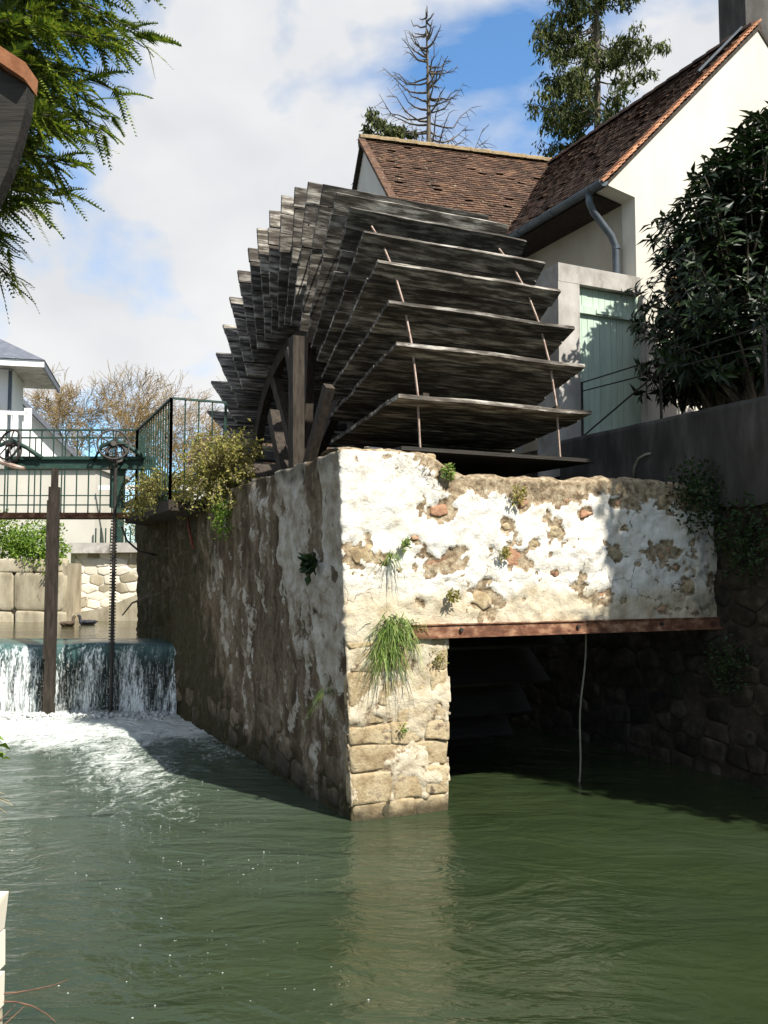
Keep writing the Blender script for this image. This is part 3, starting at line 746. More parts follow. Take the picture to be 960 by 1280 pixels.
for sx in (-.93, .86):
    rod = MB(); rr = RW - .17
    rod.tube([Vector((sx, rr, .0)), Vector((sx + .01, rr * math.cos(dth), rr * math.sin(dth)))], .013, 5)
    rod_mes.append(rod.mesh('tie_rod', m_rod))
flat = MB(); flat.box((-PL / 2, RI, -.02), (PL / 2, RW, .02)); flat_me = flat.mesh('paddle', m_black)  # lower paddles: wet wood, blackened further to hold the tunnel's shade
angs = [31.4 - 7.826 * 6 + 7.826 * k for k in range(NP)]
for th in angs:
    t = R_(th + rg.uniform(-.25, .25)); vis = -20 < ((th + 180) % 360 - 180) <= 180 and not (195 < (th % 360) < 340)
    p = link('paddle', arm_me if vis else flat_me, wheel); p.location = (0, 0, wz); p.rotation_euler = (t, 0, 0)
    if vis:
        for i in range(NPL):
            q = link('plank', rg.choice(planks), p)
            q.location = (rg.uniform(-.008, .008), RI + pw * (i + .5) + rg.uniform(-.004, .004), rg.uniform(-.004, .004))
            q.rotation_euler = (rg.uniform(-.02, .02), 0, rg.choice((0, math.pi)) + rg.uniform(-.004, .004))
        for rme in rod_mes: link('tie_rod', rme, p)

# timber frame standing on the left wall beside the wheel
fr = thing('timber_trestle', 'dark timber posts propped on the wall beside the wheel', 'trestle', (.35, 2.5, 3.3), 'mill')
for a, b, w in (((.35, 2.47, 3.28), (.35, 2.50, 5.05), .16), ((.30, 2.66, 3.28), (.42, 3.55, 4.30), .14), ((.38, 2.30, 3.28), (.42, 1.62, 4.30), .12), ((.35, 2.52, 4.40), (.42, 2.95, 5.0), .10)):
    mb = MB(); mb.bar(a, b, w, w * .9, up=(1, 0, 0)); mb.build('post', m_darkwood, fr)

# ------------------------------------------------------------------ house on the terrace
GV, S0, S1, SR, ZE, ZR, VB = 2.90, 5.915, 11.28, 8.60, 8.02, 11.38, 11.5
house = thing('mill_house', 'cream gabled house with brown tile roof and zinc gutter', 'house', (S0, GV, 4.05), 'mill')
sl = (ZR - 8.10) / (SR - 5.37)
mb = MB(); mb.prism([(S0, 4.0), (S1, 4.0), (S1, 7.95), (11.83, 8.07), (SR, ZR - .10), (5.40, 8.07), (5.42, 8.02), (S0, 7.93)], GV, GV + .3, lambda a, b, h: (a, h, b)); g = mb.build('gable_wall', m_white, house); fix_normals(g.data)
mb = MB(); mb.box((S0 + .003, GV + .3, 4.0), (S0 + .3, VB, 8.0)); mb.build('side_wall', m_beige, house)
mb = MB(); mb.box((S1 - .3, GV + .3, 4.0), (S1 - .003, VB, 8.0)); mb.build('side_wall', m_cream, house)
roof = MB()
for sg in (1, -1):
    a = (SR, ZR - .02); b = (SR - sg * (SR - 5.34), ZR - .02 - sl * (SR - 5.34))
    roof.prism([a, b, (b[0], b[1] - .07), (a[0], a[1] - .09)], GV - .02, VB, lambda p, q, h: (p, h, q))
roof = roof.build('roof', m_darkwood, house); fix_normals(roof.data)
def tile_field(name, mat_, parent, org, along, down, nrm, L, D, tw=.17, ex=.115, seed=1):
    r2 = random.Random(seed); mb = MB()
    org, along, down, nrm = (Vector(q) for q in (org, along, down, nrm))
    ny, nx = int(D / ex), int(L / tw)
    for j in range(ny):
        wob = .012 * math.sin(j * .7 + seed)
        for i in range(nx):
            if r2.random() < .004: continue
            x0 = (i + (.5 if j % 2 else 0)) * tw + .004 + r2.uniform(-.004, .004); x1 = x0 + tw - .008
            if x1 > L: x1 = L
            y0 = j * ex - .02; y1 = y0 + ex * 1.55 + r2.uniform(-.010, .010)
            lift = .018 + r2.uniform(0, .010) + (r2.uniform(.01, .03) if r2.random() < .04 else 0); sk = r2.uniform(-.006, .006)
            sag = .03 * noise.noise(Vector((x0 * .5, y0 * .6, seed)))
            q = []
            for (hh) in (0, .013):
                for (x, y, l_) in ((x0, y0, .0), (x1, y0, .0), (x1, y1 + sk, lift), (x0, y1 - sk, lift)):
                    q.append(org + along * x + down * y + nrm * (l_ + hh + sag + .02))
            mb.add(q, [(4, 5, 6, 7), (3, 2, 6, 7), (0, 3, 7, 4), (1, 2, 6, 5)])
    return mb.build(name, mat_, parent, kind='stuff')
dn = Vector((-1, 0, -sl)).normalized(); nr = Vector((-sl, 0, 1)).normalized()
DL = math.hypot(SR - 5.34, sl * (SR - 5.34))
tile_field('roof_tiles', m_tile, roof, (SR, GV + .10, ZR - .02), (0, 1, 0), dn, nr, VB - GV - .3, DL, seed=3)
vt = MB(); 
vt.box((-.08, -.055, -.012), (.10, .10, .022)); vt_me = vt.mesh('verge_tile', m_verge)
rotm = Matrix((-dn.cross(nr) * 1, -dn * 1, nr)).transposed()
nv = int(DL / .105)
for i in range(nv + 1):
    q = link('verge_tile', vt_me, roof); p = Vector((SR, GV, ZR - .02)) + dn * (i * .105 + rg.uniform(-.006, .006)) + nr * (.035 + rg.uniform(0, .008)) - BASE[house.name]
    along = Vector((0, 1, 0)); M = Matrix((along, dn, along.cross(dn))).transposed().to_4x4(); M.translation = p
    q.matrix_local = M @ Matrix.Rotation(R_(7) + rg.uniform(-.03, .03), 4, 'X')
for i in range(26):
    v = GV + .02 + i * .33; mb = MB(); n = 7; pts = []
    for e in (0, .35):
        for k in range(n):
            a = math.pi * k / (n - 1); pts.append((SR + (.125 + .02 * (e > 0)) * math.cos(a), v + e, ZR - .03 + (.11 + .015 * (e > 0)) * math.sin(a)))
    mb.add(pts, [(k, k + 1, n + k + 1, n + k) for k in range(n - 1)] + [tuple(range(n))]); mb.build('ridge_tile', m_tile, roof)
# chimney with lead flashing
mb = MB(); mb.box((8.72, 3.25, 10.3), (9.3, 3.85, 12.9)); mb.box((8.66, 3.19, 12.7), (9.36, 3.91, 12.82)); ch = mb.build('chimney', m_dconc, roof)
mb = MB(); mb.bar((7.5, GV + .25, ZR - sl * 1.1 + .16), (8.5, GV + .25, ZR - sl * .1 + .16), .05, .03); mb.build('flashing', m_zinc, roof)
# soffit, gutter, downpipe
mb = MB(); mb.prism([(5.40, 7.99), (5.92, 7.92), (5.92, 8.02), (5.40, 8.05)], GV + .31, VB, lambda p, q, h: (p, h, q)); so_ = mb.build('soffit', m_darkwood, house); fix_normals(so_.data)
mb = MB(); n = 9; pts = []
for v in (GV - .04, VB):
    for k in range(n):
        a = math.pi + math.pi * k / (n - 1); pts.append((5.29 + .085 * math.cos(a), v, 8.06 + .085 * math.sin(a)))
mb.add(pts, [(k, k + 1, n + k + 1, n + k) for k in range(n - 1)] + [tuple(range(n))]); gut = mb.build('gutter', m_zinc, house)
for k in range(9):
    v = GV + .25 + k * .95; mb = MB()
    mb.tube([(5.29 + .093 * math.cos(math.pi + math.pi * t / 6), v, 8.06 + .093 * math.sin(math.pi + math.pi * t / 6)) for t in range(7)], .012, 4); mb.build('bracket', m_zinc, gut)
mb = MB(); mb.tube([(5.29, GV + .30, 8.0), (5.29, GV + .30, 7.86), (5.36, GV + .30, 7.72), (5.70, GV + .30, 7.40), (5.78, GV + .30, 7.25), (5.79, GV + .30, 6.4), (5.79, GV + .30, 5.2)], .055, 10); dp = mb.build('downpipe', m_zinc, house, smooth=True)
for z in (7.2, 6.75): mb = MB(); mb.tube([(5.79, GV + .30, z), (5.79, GV + .30, z + .05)], .066, 10); mb.build('collar', m_zinc, dp)
# window behind the bush
win = MB(); win.box((6.62, GV - .05, 5.35), (7.78, GV - .003, 6.55)); win = win.build('window', m_brown, house)
mb = MB(); mb.box((6.72, GV - .056, 5.45), (7.16, GV - .051, 6.42)); mb.build('pane', m_glass, win)
mb = MB(); mb.box((7.24, GV - .056, 5.45), (7.68, GV - .051, 6.42)); mb.build('pane', m_glass, win)
mb = MB(); mb.box((6.5, GV - .09, 6.56), (7.9, GV - .004, 6.78)); mb.build('wooden_lintel', m_brown, house)

# ------------------------------------------------------------------ concrete doorway with the pale green door
FV = 2.80
dw = thing('concrete_doorway', 'grey concrete doorway with pale green plank door beside the wheel', 'doorway', (4.40, FV, 4.05), 'mill')
mb = MB(); mb.box((4.40, FV, 3.6), (4.775, FV + .55, 6.40)); mb.box((4.40, FV, 6.40), (5.90, FV + .55, 6.66), jit=.008); mb.box((5.945, FV + .005, 3.6), (6.0, FV + .12, 6.40)); mb.box((4.775, FV, 3.6), (5.945, FV + .5, 4.13))
mb.build('frame', m_conc, dw)
mb = MB(); mb.box((4.775, FV + .13, 4.13), (5.945, FV + .17, 6.40)); door = mb.build('door', m_door, dw)
for k in range(11):
    w = 1.17 / 11; s = 4.775 + w * k
    for (z0, z1) in ((4.15, 6.06), (6.075, 6.385)):
        mb = MB(); mb.box((s + .003, FV + .10 + rg.uniform(-.004, .004), z0), (s + w - .003, FV + .128, z1)); mb.build('plank', m_door, door)
mb = MB(); mb.box((4.80, FV + .045, 6.0), (5.93, FV + .095, 6.11)); mb.build('ledge', m_door, door)
mb = MB(); mb.box((5.10, FV + .03, 6.02), (5.55, FV + .048, 6.075)); mb.build('latch', m_door, door)

# low iron rail on the terrace edge
rl = thing('iron_rail', 'thin black iron handrail along the top of the terrace wall', 'handrail', (4.52, 2.4, 4.1), 'mill')
for v in (2.45, .9, -.7): mb = MB(); mb.bar((4.52, v, 4.08), (4.52, v, 4.88), .025, .025); mb.build('post', m_iron, rl)
for z in (4.87, 4.75): mb = MB(); mb.bar((4.52, 2.46, z), (4.52, -2.2, z + (.02 if z > 4.8 else -.10)), .014, .014); mb.build('rail', m_iron, rl)
mb = MB(); mb.bar((4.52, 2.44, 4.12), (4.52, .92, 4.72), .016, .016); mb.build('brace', m_iron, rl)

# ------------------------------------------------------------------ second building behind, its own frame
P2 = Vector((-.41, 19.0)); A2 = R_(15); F2 = ((P2.x, P2.y), A2); ZR2 = 11.46
h2 = thing('tiled_outbuilding', 'grey walled outbuilding with lichened brown tile roof behind the wheel', 'house', (0, 0, 2.5), F2)
s2 = .93; HW = 3.3; L2 = 10.5
mb = MB(); mb.prism([(-HW, 2.0), (HW, 2.0), (HW, ZR2 - .1 - s2 * HW), (0, ZR2 - .1), (-HW, ZR2 - .1 - s2 * HW)], .0, .3, lambda a, b, h: (h, -a, b)); g = mb.build('gable_wall', m_greywall, h2); fix_normals(g.data)
for y in (-HW, HW - .3): mb = MB(); mb.box((.3, y, 2.0), (L2, y + .3, ZR2 - .25 - s2 * HW)); mb.build('side_wall', m_greywall, h2)
rf = MB(); e2 = HW + .25
for sg in (1, -1): rf.prism([(0, ZR2 - .02), (sg * e2, ZR2 - .02 - s2 * e2), (sg * e2, ZR2 - .10 - s2 * e2), (0, ZR2 - .11)], -.10, L2, lambda a, b, h: (h, a, b))
rf = rf.build('roof', m_darkwood, h2); fix_normals(rf.data)
dn2 = Vector((0, -1, -s2)).normalized(); nr2 = Vector((0, -s2, 1)).normalized()
tile_field('roof_tiles', m_tile2, rf, (-.12, 0, ZR2 - .02), (1, 0, 0), dn2, nr2, L2, math.hypot(e2, e2 * s2), seed=8)
for i in range(24):
    x = -.12 + i * .42; mb = MB(); n = 7; pts = []
    for e in (0, .43):
        for k in range(n):
            a = math.pi * k / (n - 1); pts.append((x + e, (.14 + .02 * (e > 0)) * math.cos(a), ZR2 - .01 + (.12 + .02 * (e > 0)) * math.sin(a)))
    mb.add(pts, [(k, k + 1, n + k + 1, n + k) for k in range(n - 1)] + [tuple(range(n))]); mb.build('ridge_tile', m_mossridge, rf)
for i in range(26):
    d = .1 + i * .16; p = Vector((-.10, 0, ZR2 - .02)) + dn2 * d + nr2 * .05; mb = MB()
    M = Matrix((Vector((1, 0, 0)), dn2, Vector((1, 0, 0)).cross(dn2))).transposed().to_4x4(); M.translation = p
    mb.box((-.07, 0, -.03), (.08, .19, .03), M); mb.build('verge_tile', m_tile2, rf)

# ------------------------------------------------------------------ footbridge with railing
fb = thing('footbridge', 'narrow footbridge with thin dark green railings above the weir', 'footbridge', (-5, 15.5, 3.2))
def tow(s, v, z): return W(s, v, z)
mb = MB(); mb.box((-9.5, 15.45, 3.20), (-4.1, 16.3, 3.26)); mb.build('deck', m_darkwood, fb)
mb = MB(); mb.box((-9.5, 15.38, 3.17), (-4.05, 15.45, 3.26)); mb.build('edge_beam', m_rust, fb)
plat = MB()
q = [W(-.62, 4.9, 0), W(-.02, 4.9, 0), W(-.02, 9.2, 0), W(-.62, 8.3, 0)]
plat.prism([(p.x, p.y) for p in q], 3.10, 3.25, lambda x, y, h: (x, y, h)); pl_ = plat.build('platform', m_darkwood, fb); fix_normals(pl_.data)
ZT = 4.66
A_, B_, C_ = Vector((-4.17, 15.42, 0)), W(-.60, 4.92, 0), W(.17, 4.92, 0)
def railrun(a, b, n, first=True, bot=.10, r=.008, low=None):
    for z, rr in ((ZT, .020), (3.26 + bot, .013)):
        mb = MB(); mb.bar((a.x, a.y, z), (b.x, b.y, z), rr * 2, rr * 1.4); mb.build('rail', m_green, fb)
    for i in range(n + 1):
        p = a.lerp(b, i / n); big = i in (0, n)
        mb = MB(); mb.bar((p.x, p.y, 3.24), (p.x, p.y, ZT), .036 if big else .018, .036 if big else .018); mb.build('post' if big else 'baluster', m_green, fb)
railrun(Vector((-8.6, 15.42, 0)), A_, 22, bot=.13)
railrun(A_, B_, 15); railrun(B_, C_, 4)
mb = MB(); mb.bar((-8.6, 15.42, 3.55), (-4.17, 15.42, 3.55), .022, .018); mb.build('rail', m_green, fb)
railrun(Vector((-8.6, 16.28, 0)), Vector((-4.3, 16.28, 0)), 9, bot=.2)

# ------------------------------------------------------------------ sluice gear
sg_ = thing('sluice_gear', 'old green sluice beam on dark posts with iron handwheels over the weir', 'sluice gate', (-5, 15.1, 1.1))
BZ0, BZ1, BY = 3.92, 4.07, 14.74
mb = MB(); mb.box((-6.0, BY, BZ0 + .05), (-3.7, BY + .10, BZ1)); mb.box((-6.1, BY - .05, BZ0), (-3.7, BY + .15, BZ0 + .05)); mb.box((-6.1, BY - .04, BZ1), (-3.7, BY + .14, BZ1 + .05)); mb.build('beam', m_green, sg_)
mb = MB(); mb.box((-5.34, 14.58, -.4), (-5.20, 14.73, 3.62)); mb.box((-5.31, 14.60, 3.62), (-5.23, 14.71, BZ0)); mb.build('post', m_darkwood, sg_)
mb = MB(); mb.box((-5.345, 14.54, .9), (-5.31, 14.58, 3.4)); mb.build('guide_rail', m_darkwood, sg_)
mb = MB(); mb.tube([(-4.29, 14.62, -.3), (-4.29, 14.62, 4.4)], .028, 8); st = mb.build('screw_rod', m_iron, sg_)
mb = MB()
for k in range(46): z = .9 + k * .048; mb.box((-4.34, 14.59, z), (-4.25, 14.65, z + .022))
mb.build('rack_teeth', m_iron, st)
mb = MB(); mb.box((-4.42, 14.76, 3.3), (-4.20, 14.88, BZ0)); mb.build('gear_box', m_green, sg_)
def handwheel(x, y, z, tilt):
    n = Vector((math.sin(tilt), -math.cos(tilt), .25)).normalized()
    mb = MB(); mb.ring((x, y, z), n, .245, .018, 28, 6); hw = mb.build('handwheel', m_iron, sg_)
    ax = n.orthogonal().normalized(); ay = n.cross(ax)
    for k in range(5):
        a = 2 * math.pi * k / 5; d = ax * math.cos(a) + ay * math.sin(a); c = Vector((x, y, z))
        mb = MB(); mb.tube([c, c + d * .245], .012, 5); mb.build('spoke', m_iron, hw)
    mb = MB(); mb.tube([Vector((x, y, z)) - n * .05, Vector((x, y, z)) + n * .05], .045, 8); mb.build('hub', m_iron, hw)
    mb = MB(); mb.ring((x, y + .18, z - .12), n, .15, .03, 24, 6); mb.build('gear', m_iron, sg_)
    mb = MB()
    pts = [(x - .35, y + .1, BZ1 - .05), (x - .22, y + .1, z - .02), (x, y + .1, z + .08), (x + .25, y + .1, z - .04), (x + .48, y + .1, BZ1 + .02)]
    mb.tube(pts, [.03, .035, .04, .035, .04], 7); mb.build('arched_bracket', m_green, sg_, smooth=True)
handwheel(-4.31, 14.54, 4.29, .35); handwheel(-5.97, 14.54, 4.29, -.5)
mb = MB(); mb.tube([(-6.2, 14.55, 4.05), (-5.86, 14.5, 3.93), (-5.7, 14.5, 3.90)], [.04, .045, .03], 7); mb.build('crank_arm', m_rod, sg_)
# black cable hanging by the wall
mb = MB(); mb.tube([(-4.28, 15.0, 3.0), (-4.2, 15.02, 2.78), (-4.0, 15.05, 2.6), (-3.72, 15.1, 2.54)], .018, 6)
mb.solo('hanging_cable', m_iron, 'thick black cable hanging in a curve beside the screw rod', 'cable', base=(-4, 15, 2.5), smooth=True)
mb = MB(); mb.tube([(-4.33, 15.3, 1.55), (-4.2, 15.4, 1.75), (-3.95, 15.5, 1.86), (-3.7, 15.6, 1.93)], [.012, .016, .02, .024], 5); mb.tube([(-4.0, 15.5, 1.85), (-3.86, 15.5, 2.0)], [.012, .006], 4)
mb.solo('dead_branch', m_bark, 'bare dead branch leaning over the pond at the wall', 'branch', base=(-4, 15.5, 1.5))
mb = MB(); mb.tube([W(-.16, 5.7, 3.05), W(-.17, 5.55, 2.85), W(-.16, 5.35, 2.6)], [.018, .022, .018], 7)
mb.solo('red_pipe_end', m_oldred, 'short broken red pipe poking out under the platform', 'pipe', base=tuple(W(-.16, 5.5, 2.6)), smooth=True)

# hoses
mb = MB(); pts = [W(2.95 - .012 * i + .02 * math.sin(i * .8), .42, 1.66 - .157 * i) for i in range(13)]
mb.tube(pts, .011, 6); mb.solo('hanging_hose', m_hose, 'pale hose hanging below the rusty lintel into the water', 'hose', base=tuple(pts[-1]), smooth=True)
mb = MB(); mb.tube([W(4.36, 1.25, 3.38), W(4.34, 1.20, 3.55), W(4.34, 1.12, 3.65), W(4.37, 1.02, 3.69), W(4.42, .98, 3.70)], .017, 6)
mb.solo('bent_pipe', m_hose, 'short pale pipe bent out of the concrete band', 'pipe', base=tuple(W(4.36, 1.2, 3.4)), smooth=True)

# ------------------------------------------------------------------ plants
def leaf_add(mb, p, d, nrm, L, w, fold=.25, droop=.15):
    d = d.normalized(); x = d.cross(nrm)
    x = x.normalized() if x.length > 1e-6 else d.orthogonal().normalized(); z = x.cross(d)
    m = p + d * L * .5 + z * (-w * fold * .0); t = p + d * L - z * L * droop
    b = len(mb.v)
    mb.v += [tuple(p), tuple(m + x * w / 2 + z * w * fold), tuple(t), tuple(m - x * w / 2 + z * w * fold), tuple(m - z * w * .05)]
    mb.f += [(b, b + 1, b + 4), (b + 1, b + 2, b + 4), (b + 2, b + 3, b + 4), (b + 3, b, b + 4)]
def rv(r): 
    v = Vector((r.gauss(0, 1), r.gauss(0, 1), r.gauss(0, 1))); return v.normalized()
def leaf_mesh(name, mat_, L, w):
    mb = MB(); leaf_add(mb, Vector((0, 0, 0)), Vector((0, 1, 0)), Vector((0, 0, 1)), L, w, .2, .2); return mb.mesh(name, mat_)

def laurel(name, label, cs, cv, seed, rs, rvv, z0, z1, nb, part_leaves, env=None):
    r = random.Random(seed); t = thing(name, label, 'bush', (cs, cv, 4.05), 'mill', None)
    stems = MB(); fol = MB(); outer = []
    for b in range(nb):
        a = r.uniform(0, 2 * math.pi); q = math.sqrt(r.random()); zt = z0 + (z1 - z0) * r.uniform(.12, 1)
        k = max(.25, 1 - max(0, (zt - z0) / (z1 - z0) - .45) ** 1.6 * 1.9)
        end = Vector((cs + rs * q * math.cos(a) * k, cv + rvv * q * math.sin(a) * k, zt)); st_ = Vector((cs + r.uniform(-.6, .6), cv + r.uniform(-.5, .5), 4.05))
        if end.x < 4.42: end.x = 4.42 + r.uniform(0, .4)
        if env and end.z > env(end.x): end.z = env(end.x) - r.uniform(0, .6) + (r.uniform(.2, .6) if r.random() < .04 else 0)
        mid = st_.lerp(end, .55) + Vector((0, 0, .25)) ; pts = [st_, st_.lerp(mid, .5), mid, mid.lerp(end, .5) + Vector((0, 0, .05)), end]
        stems.tube(pts, [.03, .025, .018, .012, .006], 4)
        for w in range(4):                                   # leaf whorls along the outer half
            c = pts[2].lerp(pts[4], w / 3 * .98 + .02); dirb = (pts[4] - pts[2]).normalized()
            for i in range(9):
                aa = 2 * math.pi * i / 9 + r.uniform(-.4, .4); o1 = dirb.orthogonal().normalized(); o2 = dirb.cross(o1)
                d = (o1 * math.cos(aa) + o2 * math.sin(aa)) + dirb * r.uniform(.1, .9) + Vector((0, 0, r.uniform(-.45, .1)))
                p = c + rv(r) * .05; L = r.uniform(.15, .25); wd = L * r.uniform(.26, .36); nrm = dirb + rv(r) * .3
                if w == 3 and len(outer) < part_leaves and end.x < cs - .3 and r.random() < .8: outer.append((p, d, nrm, L, wd))
                else: leaf_add(fol, p, d, nrm, L, wd, .2, .18)
    stems.build('stems', m_bark, t); fol.build('foliage', m_laurel, t, kind='stuff')
    lm_ = [leaf_mesh('leaf', m_laurel, L, L * .31) for L in (.15, .18, .21)]
    for (p, d, nrm, L, wd) in outer:
        q = link('leaf', lm_[0 if L < .165 else 1 if L < .195 else 2], t)
        y = d.normalized(); x = y.cross(nrm).normalized(); z = x.cross(y)
        M = Matrix((x, y, z)).transposed().to_4x4(); M.translation = p - BASE[t.name]; q.matrix_local = M
    return t
laurel('laurel_bush', 'tall dark glossy evergreen bush on the terrace before the gable', 6.05, .75, 5, 1.75, 1.35, 4.1, 8.4, 760, 270, lambda x: 6.55 + (x - 4.7) * 1.12)
laurel('laurel_bush', 'unseen dark evergreen bush on the terrace, placed to shade the whitewashed wall', 5.55, -4.6, 9, 1.45, 1.9, 4.2, 10.6, 950, 0)  # added out of view, shaped to cast the shadow across the front wall's right end

# red garden cloth on a pole behind the bush
pr = thing('folded_parasol', 'folded red parasol standing behind the dark bush', 'parasol', (6.75, 2.2, 4.05), 'mill')
mb = MB(); mb.tube([(6.75, 2.2, 4.05), (6.75, 2.2, 6.3)], .022, 6); mb.build('pole', m_brown, pr)
mb = MB(); mb.tube([(6.75, 2.2, 4.75), (6.75, 2.2, 5.0), (6.75, 2.2, 5.6), (6.75, 2.2, 6.25)], [.13, .16, .12, .02], 8); mb.build('cloth', m_red, pr)
mb = MB(); mb.tube([(6.75, 2.2, 4.04), (6.75, 2.2, 4.12)], .22, 10); mb.build('base', m_conc, pr)

def tuft(label, c, n, L, spread, mat_=None, seed=1, out=(0, -1, 0), name='grass_tuft', wd=.006, hang=.5):
    r = random.Random(seed); mb = MB(); out = Vector(out)
    for _ in range(n):
        p = Vector(c) + Vector((r.gauss(0, spread), 0, r.gauss(0, spread * .7)))
        d = (out * r.uniform(.3, 1) + Vector((r.gauss(0, .75), 0, r.uniform(-.2, 1.2)))).normalized()
        l_ = L * r.uniform(.5, 1.15); pts = []
        for k in range(5):
            q = k / 4; pts.append(p + d * l_ * q + Vector((0, 0, -hang * l_ * q * q * r.uniform(.8, 1.5))))
        sd_ = d.cross(Vector((0, 0, 1))); sd_ = sd_.normalized() if sd_.length > .01 else Vector((1, 0, 0)); b = len(mb.v)
        for k, q in enumerate(pts):
            ww = wd * (1 - k / 4 * .9); mb.v += [tuple(q - sd_ * ww), tuple(q + sd_ * ww)]
        mb.f += [(b + 2 * k, b + 2 * k + 1, b + 2 * k + 3, b + 2 * k + 2) for k in range(4)]
    t = thing(name, label, 'grass', c, 'mill'); mb.build('blades', mat_ or m_grass, t, kind='stuff'); return t
tuft('large green grass tuft hanging beside the end of the rusty lintel', (.42, -.02, 1.72), 230, .34, .085, seed=2, hang=.75)
tuft('lower grass clump drooping down the pier', (.34, -.02, 1.50), 110, .32, .07, seed=3, hang=.95)
tuft('sparse spiky grass tuft high on the whitewashed wall', (.36, -.02, 2.38), 34, .24, .03, seed=4, hang=.9)
tuft('lone grass tuft low on the shaded side of the pier', (-.10, .30, 1.12), 34, .26, .025, seed=5, out=(-1, 0, 0), hang=1.2)
def weed(label, c, n, r_, L, mat_, seed, out=(0, -1, 0), frame='mill', name='wall_weed', flat=.5):
    r = random.Random(seed); mb = MB(); out = Vector(out); c = Vector(c)
    for _ in range(n):
        q = rv(r); p = c + Vector((q.x * r_ * (1 if abs(out.x) < .5 else flat), q.y * r_ * (1 if abs(out.y) < .5 else flat), q.z * r_)) * r.random() ** .5 + out * .02
        leaf_add(mb, p, out * .7 + rv(r) * .9, rv(r), L * r.uniform(.6, 1.2), L * r.uniform(.35, .6))
    t = thing(name, label, 'plant', tuple(c), frame); mb.build('foliage', mat_, t, kind='stuff'); return t
weed('leafy rosette weed on the shaded left wall', (-.14, .62, 2.32), 60, .11, .12, m_ivy, 21, (-1, 0, 0))
weed('small bright weed above the spiky grass tuft', (.52, -.03, 2.50), 60, .06, .05, m_grass, 22)
weed('dark weed just above the rusty lintel', (1.02, -.03, 2.02), 70, .075, .05, m_shrub, 23)
weed('green weed on the wall top at the step', (.98, -.02, 3.20), 80, .07, .06, m_grass, 24)
weed('yellowish moss clump below the wall top', (1.78, -.03, 3.02), 110, .11, .045, m_shrub, 25)
weed('small weed on a bare stone in mid wall', (1.62, -.02, 2.42), 60, .07, .05, m_shrub, 26)
weed('tiny weed low on the pier', (.50, -.02, .78), 30, .05, .04, m_grass, 27)
weed('pale moss streak at the pier edge under the lintel', (.88, -.02, 1.42), 70, .09, .035, m_shrub, 28)
weed('dark ivy clump over the wall end by the terrace', (4.1, -.06, 3.10), 700, .42, .07, m_ivy, 29, (-.3, -.9, 0), name='ivy_clump')
weed('dark ivy trailing down the terrace wall above the waterline', (4.36, -.55, 2.6), 700, .5, .07, m_ivy, 30, (-1, 0, 0), name='ivy_clump')
weed('dark ivy patch under the end of the lintel', (4.36, -.25, 1.25), 350, .33, .06, m_ivy, 31, (-1, 0, 0), name='ivy_clump')

# yellow-green shrub sprawling on the platform
def sprawl(name, label, c, seed, n, ext, mat_, L=.045):
    r = random.Random(seed); t = thing(name, label, 'shrub', c, 'mill'); st_ = MB(); fo = MB(); c = Vector(c)
    for b in range(n):
        e = c + Vector((r.uniform(-1, 1) * ext[0], r.uniform(-1, 1) * ext[1], r.uniform(-.35, 1) * ext[2])); m_ = c.lerp(e, .5) + Vector((0, 0, .25 * ext[2]))
        pts = [c, c.lerp(m_, .5) + rv(r) * .05, m_, m_.lerp(e, .5) + rv(r) * .05, e]; st_.tube(pts, [.014, .011, .008, .006, .003], 3)
        for w in range(46):
            q = r.uniform(.25, 1) * 4; i = min(3, int(q)); p = pts[i].lerp(pts[i + 1], q - i) + rv(r) * r.uniform(.01, .11)
            leaf_add(fo, p, rv(r), rv(r) + Vector((0, 0, .6)), L * r.uniform(.6, 1.3), L * r.uniform(.4, .7))
    st_.build('stems', m_bark, t); fo.build('foliage', mat_, t, kind='stuff'); return t
sprawl('sprawling_shrub', 'yellow-green shrub sprawling over the wall beneath the railing', (-.14, 4.2, 3.3), 41, 130, (.5, 1.1, .80), m_shrub, .055)
sprawl('sprawling_shrub', 'thin browning shrub trailing from the platform edge over the weir end', (-.45, 6.3, 3.25), 42, 110, (.38, 1.5, .50), m_shrub, .055)
weed('green creeper hanging down the left wall below the shrub', (-.16, 3.75, 2.95), 420, .32, .05, m_bright, 43, (-1, 0, 0), name='hanging_creeper')

def crown(mb, c, rad, n, L, r, wd=.5, hollow=.35):
    c = Vector(c)
    for _ in range(n):
        q = rv(r) * (hollow + (1 - hollow) * r.random() ** .6)
        p = c + Vector((q.x * rad[0], q.y * rad[1], q.z * rad[2]))
        leaf_add(mb, p, rv(r), rv(r) + Vector((0, 0, .5)), L * r.uniform(.6, 1.3), L * wd * r.uniform(.7, 1.2))
def hedge(name, label, blobs_, seed, n, L, mat_):
    r = random.Random(seed); c = blobs_[0][0]; t = thing(name, label, 'shrub', (c[0], c[1], 2.5)); mb = MB(); sm = MB()
    for (c, rad) in blobs_:
        for k in range(14):
            q = rv(r); cc_ = (c[0] + q.x * rad[0] * .6, c[1] + q.y * rad[1] * .6, c[2] + q.z * rad[2] * .6)
            crown(mb, cc_, [x * .5 for x in rad], n // 14, L, r)
        sm.tube([(c[0], c[1], 2.4), (c[0] + .1, c[1], c[2])], [.04, .02], 5)
    mb.build('foliage', mat_, t, kind='stuff'); sm.build('stems', m_bark, t); return t
hedge('garden_shrub', 'bright green shrub spilling over the sunlit quay wall', [((-9.0, 21.6, 3.1), (.9, .5, .6)), ((-8.0, 21.4, 2.9), (.7, .5, .7)), ((-9.9, 21.6, 3.1), (.7, .5, .6)), ((-7.7, 21.25, 2.4), (.35, .3, .5))], 51, 2400, .09, m_bright)
hedge('garden_shrub', 'loose yellow-green shrub before the cream wall', [((-9.6, 21.9, 4.0), (.35, .3, .5))], 52, 500, .08, m_shrub)
